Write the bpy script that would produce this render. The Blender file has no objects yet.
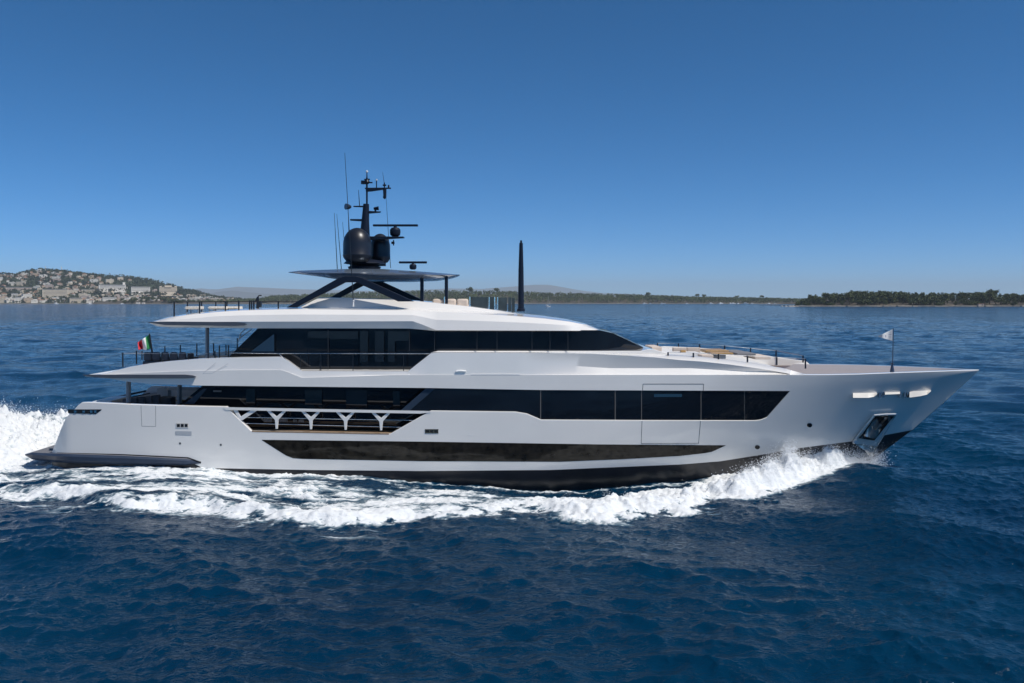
import bpy, math, random
import numpy as np
from mathutils import Vector, Matrix

random.seed(7)
RNG = np.random.default_rng(11)
SC = bpy.context.scene
COL = SC.collection
R = math.radians

# ------------------------------------------------------------------ camera, sky, sun, exposure
F, CX, HZ, CH, YC = 850.0, 512.0, 301.5, 8.0, 40.9    # focal (px), centre column, horizon row, eye height, yacht centreline
cam = bpy.data.cameras.new("camera")
camo = bpy.data.objects.new("camera", cam)
COL.objects.link(camo)
camo.location = (0, 0, CH)
camo.rotation_euler = (R(90), 0, 0)
cam.sensor_width = 36
cam.lens = F * 36 / 1024
cam.shift_y = (HZ - 341.5) / 1024
cam.clip_start = 0.5
cam.clip_end = 80000
SC.camera = camo

SUN = Vector((0.50, -0.275, 0.82)).normalized()
w = bpy.data.worlds.new("World")
SC.world = w
w.use_nodes = True
nt = w.node_tree
sky = nt.nodes.new("ShaderNodeTexSky")
sky.sky_type = 'NISHITA'
sky.sun_disc = False
sky.sun_elevation = math.asin(SUN.z)
sky.sun_rotation = math.atan2(SUN.x, SUN.y)
sky.altitude = 3000
sky.air_density = 0.62
sky.dust_density = 0.5
sky.ozone_density = 9.0
nt.nodes["Background"].inputs[1].default_value = 0.115
hsv = nt.nodes.new("ShaderNodeHueSaturation")
hsv.inputs["Hue"].default_value = 0.491
hsv.inputs["Saturation"].default_value = 1.17
nt.links.new(sky.outputs[0], hsv.inputs["Color"])
nt.links.new(hsv.outputs[0], nt.nodes["Background"].inputs[0])
sl = bpy.data.lights.new("sun", 'SUN')
sl.energy = 4.0
sl.angle = R(0.5)
sl.color = (1.0, 0.955, 0.89)
so = bpy.data.objects.new("sun", sl)
COL.objects.link(so)
so.rotation_euler = SUN.to_track_quat('Z', 'Y').to_euler()
so.location = (60, 0, 120)
SC.view_settings.view_transform = 'Standard'
SC.view_settings.look = 'None'
SC.view_settings.gamma = 1
SC.view_settings.use_curve_mapping = False
SC.view_settings.exposure = 0.12
SC.render.engine = 'CYCLES'
SC.cycles.max_bounces = 8
SC.cycles.caustics_reflective = False
SC.cycles.caustics_refractive = False
SC.cycles.sample_clamp_direct = 3
SC.cycles.sample_clamp_indirect = 6


# ------------------------------------------------------------------ helpers
def W(px, py, Y):
    return (px - CX) * Y / F, Y, CH - (py - HZ) * Y / F


def pl(pts):
    a = np.array(pts, float)
    return lambda x: np.interp(x, a[:, 0], a[:, 1])


class Nodes:
    def __init__(s, m):
        m.use_nodes = True
        s.t = m.node_tree
        s.p = s.t.nodes["Principled BSDF"]
        s.out = s.t.nodes["Material Output"]

    def n(s, typ, **kw):
        q = s.t.nodes.new(typ)
        for k, v in kw.items():
            setattr(q, k, v)
        return q

    def l(s, a, b):
        s.t.links.new(a, b)


MATS = {}


def mat(name, col, rough=0.5, metal=0.0, var=0.0, scale=3.0, coat=0.0, bump=0.0, bscale=20.0, spec=0.5):
    """Principled material with a procedural tone variation and an optional bump."""
    if name in MATS:
        return MATS[name]
    m = bpy.data.materials.new(name)
    k = Nodes(m)
    p = k.p
    p.inputs["Base Color"].default_value = (*col, 1)
    p.inputs["Roughness"].default_value = rough
    p.inputs["Metallic"].default_value = metal
    p.inputs["Coat Weight"].default_value = coat
    p.inputs["Coat Roughness"].default_value = 0.04
    p.inputs["Specular IOR Level"].default_value = spec
    tc = k.n("ShaderNodeTexCoord")
    if var > 0:
        nz = k.n("ShaderNodeTexNoise")
        nz.inputs["Scale"].default_value = scale
        nz.inputs["Detail"].default_value = 4
        k.l(tc.outputs["Object"], nz.inputs["Vector"])
        mp = k.n("ShaderNodeMapRange")
        mp.inputs["From Min"].default_value = 0.3
        mp.inputs["From Max"].default_value = 0.7
        mp.inputs["To Min"].default_value = 1 - var
        mp.inputs["To Max"].default_value = 1 + var
        k.l(nz.outputs["Fac"], mp.inputs["Value"])
        mx = k.n("ShaderNodeVectorMath", operation='SCALE')
        mx.inputs[0].default_value = col
        k.l(mp.outputs[0], mx.inputs["Scale"])
        k.l(mx.outputs[0], p.inputs["Base Color"])
    if bump > 0:
        nb = k.n("ShaderNodeTexNoise")
        nb.inputs["Scale"].default_value = bscale
        nb.inputs["Detail"].default_value = 3
        k.l(tc.outputs["Object"], nb.inputs["Vector"])
        b = k.n("ShaderNodeBump")
        b.inputs["Strength"].default_value = bump
        b.inputs["Distance"].default_value = 0.05
        k.l(nb.outputs["Fac"], b.inputs["Height"])
        k.l(b.outputs[0], p.inputs["Normal"])
    MATS[name] = m
    return m


WHITE = mat("gelcoat_white", (0.83, 0.80, 0.755), 0.25, var=0.02, scale=0.6, coat=1.0, bump=0.03, bscale=0.9)
WHITE2 = mat("deck_white", (0.80, 0.79, 0.77), 0.45, var=0.03, scale=2)
ANTIFOUL = mat("antifouling_black", (0.012, 0.012, 0.016), 0.28, var=0.25, scale=1.5)
GLASS = mat("dark_glass", (0.006, 0.008, 0.012), 0.035, var=0.3, scale=0.5)
GLASSW = mat("dark_glass_low", (0.018, 0.015, 0.011), 0.05, var=0.55, scale=4, spec=0.3, bump=0.02, bscale=2.0)
GLASSB = mat("blue_black_glass", (0.03, 0.045, 0.07), 0.06)
CURTAIN = mat("curtain_behind_glass", (0.007, 0.009, 0.013), 0.06, var=0.2, scale=6)
GREYM = mat("metallic_grey", (0.20, 0.235, 0.28), 0.35, var=0.05)
SPONG = mat("platform_grey_blue", (0.030, 0.043, 0.072), 0.3, var=0.08)
BLACKP = mat("satin_black_paint", (0.010, 0.012, 0.017), 0.35, var=0.1)
NAVYP = mat("dark_navy_paint", (0.009, 0.013, 0.026), 0.35, spec=0.3)
HARDT = mat("hardtop_grey_metallic", (0.20, 0.25, 0.32), 0.2, metal=0.5, coat=0.5)
CHROME = mat("polished_steel", (0.75, 0.73, 0.70), 0.12, metal=1.0, bump=0.05, bscale=9)
BRASS = mat("bronze_fitting", (0.45, 0.33, 0.2), 0.25, metal=1.0)
TEAK = mat("teak_deck", (0.33, 0.22, 0.13), 0.6, var=0.15, scale=8)
WOOD = mat("varnished_wood", (0.42, 0.25, 0.09), 0.35, var=0.2, scale=6)
CUSHD = mat("charcoal_cushion", (0.085, 0.09, 0.105), 0.85, var=0.15, scale=5, bump=0.2, bscale=30)
CUSHG = mat("grey_cushion", (0.18, 0.18, 0.19), 0.85, var=0.1, scale=5)
CUSHL = mat("beige_cushion", (0.62, 0.52, 0.44), 0.85, var=0.06, scale=4)
WICKER = mat("pale_wicker", (0.62, 0.58, 0.52), 0.7, var=0.25, scale=14)
SEAM = mat("seam_grey", (0.05, 0.055, 0.06), 0.6)
PINKW = mat("ivory_bulwark", (0.62, 0.59, 0.59), 0.4, var=0.02)


class MB:
    """Collects geometry (world coordinates) and links it as ONE mesh object."""

    def __init__(s):
        s.v, s.f, s.m = [], [], []

    def add(s, vs, fs, mi=0):
        b = len(s.v)
        s.v.extend([tuple(map(float, p)) for p in vs])
        for f in fs:
            s.f.append(tuple(b + i for i in f))
            s.m.append(mi)
        return s

    def box(s, c, d, rz=0.0, mi=0, ry=0.0, taper=1.0):
        M = Matrix.Rotation(rz, 3, 'Z') @ Matrix.Rotation(ry, 3, 'Y')
        vs = []
        for z in (-.5, .5):
            t = taper if z > 0 else 1.0
            for x, y in ((-.5, -.5), (.5, -.5), (.5, .5), (-.5, .5)):
                p = M @ Vector((x * d[0] * t, y * d[1] * t, z * d[2]))
                vs.append((c[0] + p.x, c[1] + p.y, c[2] + p.z))
        return s.add(vs, [(3, 2, 1, 0), (4, 5, 6, 7), (0, 1, 5, 4), (1, 2, 6, 5), (2, 3, 7, 6), (3, 0, 4, 7)], mi)

    def tube(s, pts, r, n=10, mi=0, sx=1.0):
        pts = [Vector(p) for p in pts]
        rs = r if isinstance(r, (list, tuple)) else [r] * len(pts)
        vs, fs = [], []
        for i, p in enumerate(pts):
            a = pts[max(i - 1, 0)]
            b = pts[min(i + 1, len(pts) - 1)]
            t = (b - a).normalized()
            u = Vector((0, 1, 0)) if abs(t.y) < 0.9 else Vector((1, 0, 0))
            u = (u - t * u.dot(t)).normalized()
            q = t.cross(u)
            for j in range(n):
                an = 2 * math.pi * j / n
                vs.append(p + u * (math.cos(an) * rs[i] * sx) + q * (math.sin(an) * rs[i]))
        for i in range(len(pts) - 1):
            for j in range(n):
                fs.append((i * n + j, i * n + (j + 1) % n, (i + 1) * n + (j + 1) % n, (i + 1) * n + j))
        fs.append(tuple(range(n))[::-1])
        fs.append(tuple((len(pts) - 1) * n + j for j in range(n)))
        return s.add(vs, fs, mi)

    def lathe(s, prof, c, n=32, mi=0, sy=1.0):
        vs, fs = [], []
        for r, z in prof:
            for j in range(n):
                a = 2 * math.pi * j / n
                vs.append((c[0] + r * math.cos(a), c[1] + r * math.sin(a) * sy, c[2] + z))
        for i in range(len(prof) - 1):
            for j in range(n):
                fs.append((i * n + j, i * n + (j + 1) % n, (i + 1) * n + (j + 1) % n, (i + 1) * n + j))
        fs.append(tuple(range(n))[::-1])
        fs.append(tuple((len(prof) - 1) * n + j for j in range(n)))
        return s.add(vs, fs, mi)

    def prism(s, poly, y0, y1, mi=0):
        """polygon of (x, z) extruded from y0 to y1"""
        n = len(poly)
        vs = [(x, y0, z) for x, z in poly] + [(x, y1, z) for x, z in poly]
        fs = [tuple(range(n)), tuple(range(2 * n - 1, n - 1, -1))]
        fs += [(i, i + n, (i + 1) % n + n, (i + 1) % n) for i in range(n)]
        return s.add(vs, fs, mi)

    def ppx(s, poly, Y, depth, mi=0):
        """polygon given in picture units at distance Y, extruded away from it by depth"""
        q = [W(x, y, Y) for x, y in poly]
        return s.prism([(a[0], a[2]) for a in q], Y, Y + depth, mi)

    def build(s, name, ms, parent=None, smooth=True, ang=32, bevel=0.0, origin=None, subd=0):
        me = bpy.data.meshes.new(name)
        if origin is None:
            origin = ORI.get(parent.name, (0, 0, 0)) if parent else (0, 0, 0)
        me.from_pydata([(a - origin[0], b - origin[1], c - origin[2]) for a, b, c in s.v], [], s.f)
        ms = ms if isinstance(ms, (list, tuple)) else [ms]
        for q in ms:
            me.materials.append(q)
        me.polygons.foreach_set("material_index", s.m)
        import bmesh
        bm = bmesh.new()
        bm.from_mesh(me)
        bmesh.ops.remove_doubles(bm, verts=bm.verts, dist=0.0005)
        bmesh.ops.recalc_face_normals(bm, faces=bm.faces)
        bm.to_mesh(me)
        bm.free()
        if smooth:
            me.shade_smooth()
            me.set_sharp_from_angle(angle=R(ang))
        me.update()
        o = bpy.data.objects.new(name, me)
        COL.objects.link(o)
        if parent:
            o.parent = parent
            ORI[o.name] = origin
        else:
            o.location = origin
            ORI[o.name] = origin
        if bevel:
            b = o.modifiers.new("bevel", 'BEVEL')
            b.width = bevel
            b.segments = 2
            b.limit_method = 'ANGLE'
        return o


ORI = {}


def thing(name, label, cat, loc, group=None):
    o = bpy.data.objects.new(name, None)
    COL.objects.link(o)
    o.location = loc
    o.empty_display_size = 0.2
    ORI[o.name] = tuple(loc)
    return tag(o, label, cat, group)


def tag(o, label=None, cat=None, group=None, kind=None):
    if label:
        o["label"] = label
    if cat:
        o["category"] = cat
    if group:
        o["group"] = group
    if kind:
        o["kind"] = kind
    return o


# ------------------------------------------------------------------ noise fields (used for sea, foam and land)
def field(n, size, spec, seed):
    g = np.random.default_rng(seed)
    kx = np.fft.fftfreq(n, size / n) * 2 * np.pi
    KX, KY = np.meshgrid(kx, kx, indexing='ij')
    K = np.hypot(KX, KY)
    K[0, 0] = 1
    A = spec(KX, KY, K)
    A[0, 0] = 0
    h = (g.normal(size=(n, n)) + 1j * g.normal(size=(n, n))) * A
    return h, KX, KY, K


def real(h):
    a = np.real(np.fft.ifft2(h))
    return a


def sample(T, size, x, y):
    n = T.shape[0]
    u = (x / size * n) % n
    v = (y / size * n) % n
    i = u.astype(int) % n
    j = v.astype(int) % n
    fu = u - np.floor(u)
    fv = v - np.floor(v)
    i1 = (i + 1) % n
    j1 = (j + 1) % n
    return (T[i, j] * (1 - fu) * (1 - fv) + T[i1, j] * fu * (1 - fv) + T[i, j1] * (1 - fu) * fv + T[i1, j1] * fu * fv)


def cloudtile(seed, p=1.5, n=512, kmin=0.5, size=40.0):
    h, *_ , K = field(n, size, lambda a, b, k: np.where(k > kmin, k, 1e9) ** (-p), seed)
    t = real(h)
    return t / t.std()


def sstep(a, b, x):
    t = np.clip((x - a) / (b - a), 0, 1)
    return t * t * (3 - 2 * t)


NA, NB, NC = cloudtile(1, 1.7), cloudtile(2, 1.35), cloudtile(3, 1.9)

# ------------------------------------------------------------------ yacht hull form
STEM = np.array([(979.5, 370.4), (945, 401), (912, 430), (872, 460), (834, 489), (800, 514), (760, 540)], float)
sx_ = (STEM[:, 0] - CX) * YC / F
sz_ = CH - (STEM[:, 1] - HZ) * YC / F
o_ = np.argsort(sz_)
SXZ = (sz_[o_], sx_[o_])


def Bf(x, z):
    """half breadth of the hull at length x and height z"""
    xs = np.interp(z, *SXZ)
    t4 = np.clip(z / 4.7, -0.2, 1.05)
    L = 18.2 - 4.2 * t4
    p = 1.95 + 0.25 * t4
    t = np.clip((xs - x) / L, 0, 1)
    b = 3.9 * (1 - (1 - t) ** p)
    b = np.minimum(b, 3.9)
    aft = np.clip((-13 - x) / 8.0, 0, 1)
    b = b - 0.35 * aft ** 2 - 0.45 * np.clip((-19.3 - x) / 1.2, 0, 1) ** 2
    # slight flare amidships, closed bilge below the water
    b = b - 0.05 * np.clip((3.0 - z) / 3.0, 0, 1) - 0.5 * np.clip((0.1 - z) / 1.2, 0, 1) ** 2
    return np.maximum(b, 0)


def surf(px, py, inset=0.0):
    """point of the hull surface seen at (px, py) from the design eye point, moved inboard by inset"""
    px = np.asarray(px, float)
    py = np.asarray(py, float)
    Y = np.full(np.broadcast(px, py).shape, 37.2)
    for _ in range(40):
        X = (px - CX) * Y / F
        Z = CH - (py - HZ) * Y / F
        Y = 0.4 * Y + 0.6 * (YC - np.maximum(Bf(X, Z) - inset, 0))
    return X, Y, Z


def loft(mb, xs, rows, mats=None, capmat=0):
    """rows: list of functions st -> (X, Y, Z) arrays; first and last row lie on the centreline.  Mirrored to port."""
    P = [np.array(r, float) for r in rows]          # each 3 x n
    P = np.stack(P)                                  # rows x 3 x n
    nr, _, n = P.shape
    M = P.copy()
    M[:, 1] = 2 * YC - M[:, 1]
    ring = list(range(nr)) + [-(i) for i in range(nr - 2, 0, -1)]
    vs = []
    for s in range(n):
        for r in ring:
            vs.append(P[r, :, s] if r >= 0 else M[-r, :, s])
    k = len(ring)
    fs, ms = [], []
    segm = (mats or [0] * (nr - 1))
    segm = segm + segm[::-1]
    b = len(mb.v)
    mb.v.extend([tuple(map(float, p)) for p in vs])
    for s in range(n - 1):
        for j in range(k):
            mb.f.append((b + s * k + j, b + s * k + (j + 1) % k, b + (s + 1) * k + (j + 1) % k, b + (s + 1) * k + j))
            mb.m.append(segm[j])
    mb.f.append(tuple(b + j for j in range(k))[::-1])
    mb.m.append(capmat)
    mb.f.append(tuple(b + (n - 1) * k + j for j in range(k)))
    mb.m.append(capmat)


def stations(x0, x1, *polys, step=6.0):
    s = set(np.round(np.arange(x0, x1, step), 3)) | {x1}
    for p in polys:
        for q in p:
            if x0 <= q[0] <= x1:
                s.add(float(q[0]))
    s = sorted(s)
    out = [s[0]]
    for q in s[1:]:
        if q - out[-1] > 0.15:
            out.append(q)
    out[-1] = x1
    return np.array(out)


def row_in(ref, inset, z=None, dz=0.0):
    """a row at the same X as ref, moved inboard by inset (clamped to the centreline), at height z or ref's + dz"""
    X, Y, Z = ref
    return X, np.minimum(Y + inset, YC - 0.002), (np.full_like(Z, z) if np.isscalar(z) else z) if z is not None else Z + dz


def row_c(ref, z):
    X, Y, Z = ref
    return X, np.full_like(Y, YC), np.full_like(Z, z) if np.isscalar(z) else z


def patch(mb, top, bot, x0, x1, off=0.012, thick=0.03, nv=4, step=5.0, mi=0, inset=0.0, mirror=False, tilt=0.0):
    """panel lying on the hull surface, off proud of it, with thickness"""
    xs = stations(x0, x1, top, bot, step=step)
    ft, fb = pl(top), pl(bot)
    n = len(xs)
    for side in ((0, 1) if mirror else (0,)):
        vs = []
        for lay in (-off + inset, -off + thick + inset):
            for k in range(nv + 1):
                t = k / nv
                py = fb(xs) * (1 - t) + ft(xs) * t
                X, Y, Z = surf(xs, py, lay - tilt * (1 - t))
                if side:
                    Y = 2 * YC - Y
                vs += list(zip(X, Y, Z))
        fs = []
        L = (nv + 1) * n
        for k in range(nv):
            for i in range(n - 1):
                a = k * n + i
                fs.append((a, a + 1, a + n + 1, a + n))
                fs.append((L + a, L + a + n, L + a + n + 1, L + a + 1))
        for i in range(n - 1):
            fs.append((i, L + i, L + i + 1, i + 1))
            a = nv * n + i
            fs.append((a, a + 1, L + a + 1, L + a))
        for k in range(nv):
            a = k * n
            fs.append((a, a + n, L + a + n, L + a))
            a = k * n + n - 1
            fs.append((a, L + a, L + a + n, a + n))
        mb.add(vs, fs, mi)
    return mb


# ------------------------------------------------------------------ SEA
def build_sea():
    # --- non-uniform grid
    def grow(start, step, ratio, stop):
        out = []
        p, s = start, step
        while p < stop:
            s *= ratio
            p += s
            out.append(p)
        return out
    d = 0.062
    xc = list(np.arange(-25.5, 25.5, d))
    right = grow(25.5, d, 1.036, 160) 
    right += grow(right[-1], right[-1] - right[-2], 1.16, 37000)
    xs = np.array([-q for q in right[::-1]] + xc + right)
    yc = list(np.arange(14.0, 56.0, d))
    fwd = grow(56.0, d, 1.02, 420)
    fwd += grow(fwd[-1], fwd[-1] - fwd[-2], 1.13, 37000)
    back = grow(0, d, 1.12, 9000)
    ys = np.array([14.0 - q for q in back[::-1]] + yc + fwd)
    gx = np.gradient(xs)
    gy = np.gradient(ys)
    X, Y = np.meshgrid(xs, ys)
    S = np.maximum(*np.meshgrid(gx, gy))
    # --- wind sea, three bands
    wd = np.array([-0.55, -0.83])
    def spec(V, lo, hi):
        def f(KX, KY, K):
            Lw = V * V / 9.81
            c = (KX * wd[0] + KY * wd[1]) / K
            lam = 2 * np.pi / K
            return np.exp(-0.5 / (K * Lw) ** 2) / K ** 2 * (0.25 + np.abs(c) ** 1.5) * ((lam > lo) & (lam < hi)) * (1 / (1 + (lam / (18.0 if hi < 50 else 60.0)) ** 4))
        return f
    H = np.zeros_like(X)
    DX = np.zeros_like(X)
    DY = np.zeros_like(X)
    calm = 1.0
    for (size, n, lo, hi, amp, seed, rot) in ((83.0, 512, 5.0, 40.0, 0.085, 21, 0.0), (47.0, 512, 1.6, 5.0, 0.030, 22, 0.35), (19.3, 512, 0.45, 1.6, 0.019, 23, -0.3), (11.7, 512, 0.2, 0.6, 0.0075, 25, 0.9), (310.0, 512, 16.0, 70.0, 0.05, 24, 0.2)):
        h, KX, KY, K = field(n, size, spec(4.6, lo, hi), seed)
        e = real(h)
        s = amp / e.std()
        ex = real(1j * KX / K * h) * s
        ey = real(1j * KY / K * h) * s
        e = e * s
        c, sn = math.cos(rot), math.sin(rot)
        u, v = X * c - Y * sn, X * sn + Y * c
        wgt = 1 - sstep(lo / 2.6, hi / 2.6, S)
        # gusts: wave groups are stronger in some patches
        gust = np.clip(1 + 0.28 * sample(NC, 160.0, X + seed * 13, Y), 0.45, 1.7)
        wgt = wgt * gust
        H += sample(e, size, u, v) * wgt
        a, b = sample(ex, size, u, v) * wgt, sample(ey, size, u, v) * wgt
        DX += (a * c + b * sn)
        DY += (-a * sn + b * c)
    # --- the yacht's own waves and white water (in metres along / abeam)
    def edge(pts):
        q = sorted(((px - CX) * (F * CH / (py - HZ)) / F, F * CH / (py - HZ)) for px, py in pts)
        q = np.array(q)
        return lambda x: np.interp(x, q[:, 0], q[:, 1])
    outer = edge([(-120, 504), (0, 503), (55, 506), (95, 516), (125, 520), (150, 518), (200, 516), (240, 522), (290, 526), (340, 530), (400, 524), (470, 520), (520, 514), (560, 514), (600, 517), (640, 514), (690, 511), (718, 502), (750, 498), (780, 493), (820, 484), (850, 475), (866, 470), (884, 462)])
    inner = edge([(-120, 462), (0, 468), (60, 474), (150, 478), (215, 471), (250, 471), (300, 480), (360, 486), (430, 491), (500, 495), (560, 497), (600, 496), (640, 490), (700, 482), (760, 472), (820, 459), (850, 452), (884, 446)])
    S_ = YC - np.abs(Y - YC)                          # the wake is the same on both sides of the yacht
    Yo = outer(X)
    Yi = inner(X)
    hullY = YC - np.maximum(Bf(X, np.full_like(X, 0.2)), 0)
    n1 = sample(NA, 40.0, X, Y)
    n2 = sample(NB, 17.0, X * 0.6, Y)
    n3 = sample(NB, 6.1, X + 3, Y * 1.1)
    streak = sample(NB, 14.0, X * 0.33, Y * 1.35)
    wob = 0.16 * n1 + 0.14 * n2 + 0.12 * n3
    inside = sstep(18.2, 16.6, X)
    d_out = S_ - Yo + wob * np.clip((18 - X) / 8, 0.25, 1.0) * 1.35      # >0 inside the white water
    d_in = Yi - S_ + wob * 0.8
    foam = sstep(-0.45, 0.6, d_out) * sstep(-0.5, 0.35, d_in) * inside
    near_ship = (np.abs(Y - YC) < 16)
    # open, lacy foam abaft midships; solid at the bow wave
    along = np.clip((X + 4) / 10, 0, 1)              # 1 forward
    depthin = np.clip((S_ - Yo) / 2.6, 0, 1)
    lace = 0.53 + 0.49 * along + 0.06 * n2 + 0.24 * streak * (1 - 0.6 * along) + 0.05 * n3 - 0.10 * depthin * (1 - along)
    crest_out = np.exp(-((S_ - Yo - 0.45) / 0.5) ** 2)
    lace = lace + (0.20 + 0.08 * n3) * crest_out + 0.18 * np.exp(-((S_ - Yo - 1.3) / 0.9) ** 2) * sstep(-16, -9, X) * sstep(1, -3, X)
    foam = foam * lace
    # thin torn foam streaks drifting outside the edge
    outst = np.exp(-((S_ - Yo + 0.7) / 1.0) ** 2) * (X < 11) * sstep(0.5, 1.8, streak + 0.4 * n2)
    foam = np.maximum(foam, 0.5 * outst)
    # aerated shadowed water between the stern and the foam, and the wash right along the hull
    wash = np.exp(-np.clip(hullY - 0.1 - S_, 0, 9) ** 2 / 0.28) * sstep(-3, -10, X) * (X > -22)
    foam = np.maximum(foam, 0.62 * wash + 0.12 * n3 * wash)
    lineh = np.exp(-((hullY - 0.22 - S_ + 0.08 * n2) / 0.16) ** 2) * (X > -7) * (X < 9)
    foam = np.maximum(foam, 0.55 * lineh)
    # stern wake: broad band behind the transom, widening aft
    aftm = sstep(-20.0, -22.5, X)
    halfw = 4.2 + 0.30 * np.clip(-20 - X, 0, 400)
    wk = sstep(0, 1.4, halfw - np.abs(Y - YC) + 0.6 * n1 + 0.3 * n2) * aftm
    fade = 1 / (1 + np.clip(-X - 40, 0, 1e9) / 70)
    foam = np.maximum(foam, wk * (0.85 + 0.16 * n2 + 0.1 * n3) * fade)
    foam = np.clip(foam, 0, 1.2)
    # --- heights
    gap = np.clip(hullY - S_, -1, 60)
    fall = np.exp(-np.clip(gap, 0, 60) / 4.2)
    base = np.interp(X, [-30, -24, -20, -13, -8, -3, 2, 7, 11, 15, 17, 19], [0.2, 0.35, 0.55, 0.72, 0.52, 0.05, -0.2, -0.12, 0.15, 0.45, 0.25, 0])
    amp_all = np.where(np.abs(X + 2) < 40, 1, 0)
    H = H * (1 - 0.45 * np.clip(foam, 0, 1)) + base * fall * amp_all
    ridge_y = Yo + np.interp(X, [-30, -10, 0, 8, 13, 16, 18], [0.9, 1.0, 0.9, 1.1, 1.3, 1.0, 0.4])
    ridge_h = np.interp(X, [-30, -16, -13, -10, -6, 0, 4, 8, 12, 15, 16.4, 17.4], [0.25, 0.36, 0.38, 0.34, 0.38, 0.22, 0.35, 0.62, 0.86, 0.95, 0.8, 0.1])
    wid = np.interp(X, [-20, 5, 14, 17], [0.85, 0.75, 0.65, 0.4])
    dy = (S_ - ridge_y + 0.2 * n1)
    ridge = ridge_h * np.where(dy < 0, np.exp(-(dy / (wid * 0.72)) ** 2), np.exp(-(dy / (wid * 1.5)) ** 2)) * (X < 17.6)
    lump = 0.35 + 0.65 * along
    H += ridge * (1 + 0.22 * n1 * lump + 0.2 * n2 * lump)
    fm = np.clip(foam, 0, 1)
    H += fm * (0.03 * n2 + 0.022 * n3 + 0.035 * n1 * (1 - along)) * np.where(X < -20, 2.0, 1.0 + 0.7 * along)
    rt = np.exp(-((X + 26.6) / np.where(X < -26.6, 8.5, 4.2)) ** 2) * np.exp(-((Y - YC - 1.5) / 4.2) ** 2) * sstep(-20.8, -24, X)
    H += 2.25 * rt * (1 + 0.08 * n1 + 0.06 * n2 + 0.05 * n3)
    rt2 = np.exp(-((X + 27) / 5) ** 2) * np.exp(-((Y - YC - 7.5) / 2.2) ** 2) * sstep(-20.5, -23, X)
    H += 0.8 * rt2 * (1 + 0.2 * n1 + 0.15 * n2)
    ch = 1.0 - 0.6 * fm
    VX, VY = X + 0.9 * DX * ch, Y + 0.9 * DY * ch
    # --- mesh
    ny, nx = X.shape
    co = np.stack([VX, VY, H], -1).reshape(-1, 3).astype(np.float32)
    idx = np.arange(ny * nx).reshape(ny, nx)
    q = np.stack([idx[:-1, :-1], idx[:-1, 1:], idx[1:, 1:], idx[1:, :-1]], -1).reshape(-1, 4)
    me = bpy.data.meshes.new("sea")
    me.vertices.add(len(co))
    me.vertices.foreach_set("co", co.ravel())
    me.loops.add(q.size)
    me.loops.foreach_set("vertex_index", q.ravel().astype(np.int32))
    me.polygons.add(len(q))
    me.polygons.foreach_set("loop_start", np.arange(0, q.size, 4, dtype=np.int32))
    me.polygons.foreach_set("use_smooth", np.ones(len(q), bool))
    at = me.attributes.new("foam", 'FLOAT', 'POINT')
    at.data.foreach_set("value", foam.ravel().astype(np.float32))
    me.update()
    me.validate()
    o = bpy.data.objects.new("sea", me)
    COL.objects.link(o)
    tag(o, kind="structure")
    # --- material: deep water with wind ripples, foam where the attribute says so
    m = bpy.data.materials.new("sea_water")
    k = Nodes(m)
    p = k.p
    tc = k.n("ShaderNodeTexCoord")
    p.inputs["Roughness"].default_value = 0.09
    p.inputs["IOR"].default_value = 1.333
    p.inputs["Specular IOR Level"].default_value = 0.24
    big = k.n("ShaderNodeTexNoise")
    big.inputs["Scale"].default_value = 0.05
    big.inputs["Detail"].default_value = 2
    k.l(tc.outputs["Object"], big.inputs["Vector"])
    cr = k.n("ShaderNodeValToRGB")
    cr.color_ramp.elements[0].position = 0.3
    cr.color_ramp.elements[0].color = (0.0003, 0.0175, 0.047, 1)
    cr.color_ramp.elements[1].position = 0.7
    cr.color_ramp.elements[1].color = (0.0005, 0.0300, 0.068, 1)
    k.l(big.outputs["Fac"], cr.inputs[0])
    att = k.n("ShaderNodeAttribute", attribute_name="foam")
    # aerated (turquoise) water under thin foam
    aer = k.n("ShaderNodeMix", data_type='RGBA')
    k.l(cr.outputs[0], aer.inputs[6])
    aer.inputs[7].default_value = (0.075, 0.19, 0.25, 1)
    am = k.n("ShaderNodeMapRange")
    am.inputs["From Min"].default_value = 0.15
    am.inputs["From Max"].default_value = 0.8
    am.inputs["To Max"].default_value = 1.0
    k.l(att.outputs["Fac"], am.inputs["Value"])
    k.l(am.outputs[0], aer.inputs[0])
    k.l(aer.outputs[2], p.inputs["Base Color"])
    # ripples: one bump for the short wind waves, then fine slope noise (keeps its strength at any distance)
    geo = k.n("ShaderNodeNewGeometry")
    nz = k.n("ShaderNodeTexNoise")
    mp = k.n("ShaderNodeMapping")
    mp.inputs["Scale"].default_value = (0.75, 1.0, 1.0)
    mp.inputs["Rotation"].default_value = (0, 0, R(18))
    k.l(tc.outputs["Object"], mp.inputs["Vector"])
    nz.inputs["Scale"].default_value = 4.5
    nz.inputs["Detail"].default_value = 4
    nz.inputs["Roughness"].default_value = 0.6
    nz.inputs["Distortion"].default_value = 0.5
    k.l(mp.outputs[0], nz.inputs["Vector"])
    b = k.n("ShaderNodeBump")
    b.inputs["Strength"].default_value = 0.7
    b.inputs["Distance"].default_value = 0.11
    k.l(nz.outputs["Fac"], b.inputs["Height"])
    acc = b.outputs[0]
    # wind patches over the open sea, and the small waves the mesh is too coarse to carry away from the yacht
    gst = k.n("ShaderNodeTexNoise")
    gst.inputs["Scale"].default_value = 0.022
    gst.inputs["Detail"].default_value = 7
    gst.inputs["Roughness"].default_value = 0.62
    k.l(tc.outputs["Object"], gst.inputs["Vector"])
    gm = k.n("ShaderNodeMapRange")
    gm.inputs["From Min"].default_value = 0.33
    gm.inputs["From Max"].default_value = 0.67
    gm.inputs["To Min"].default_value = 0.35
    gm.inputs["To Max"].default_value = 1.65
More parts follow.
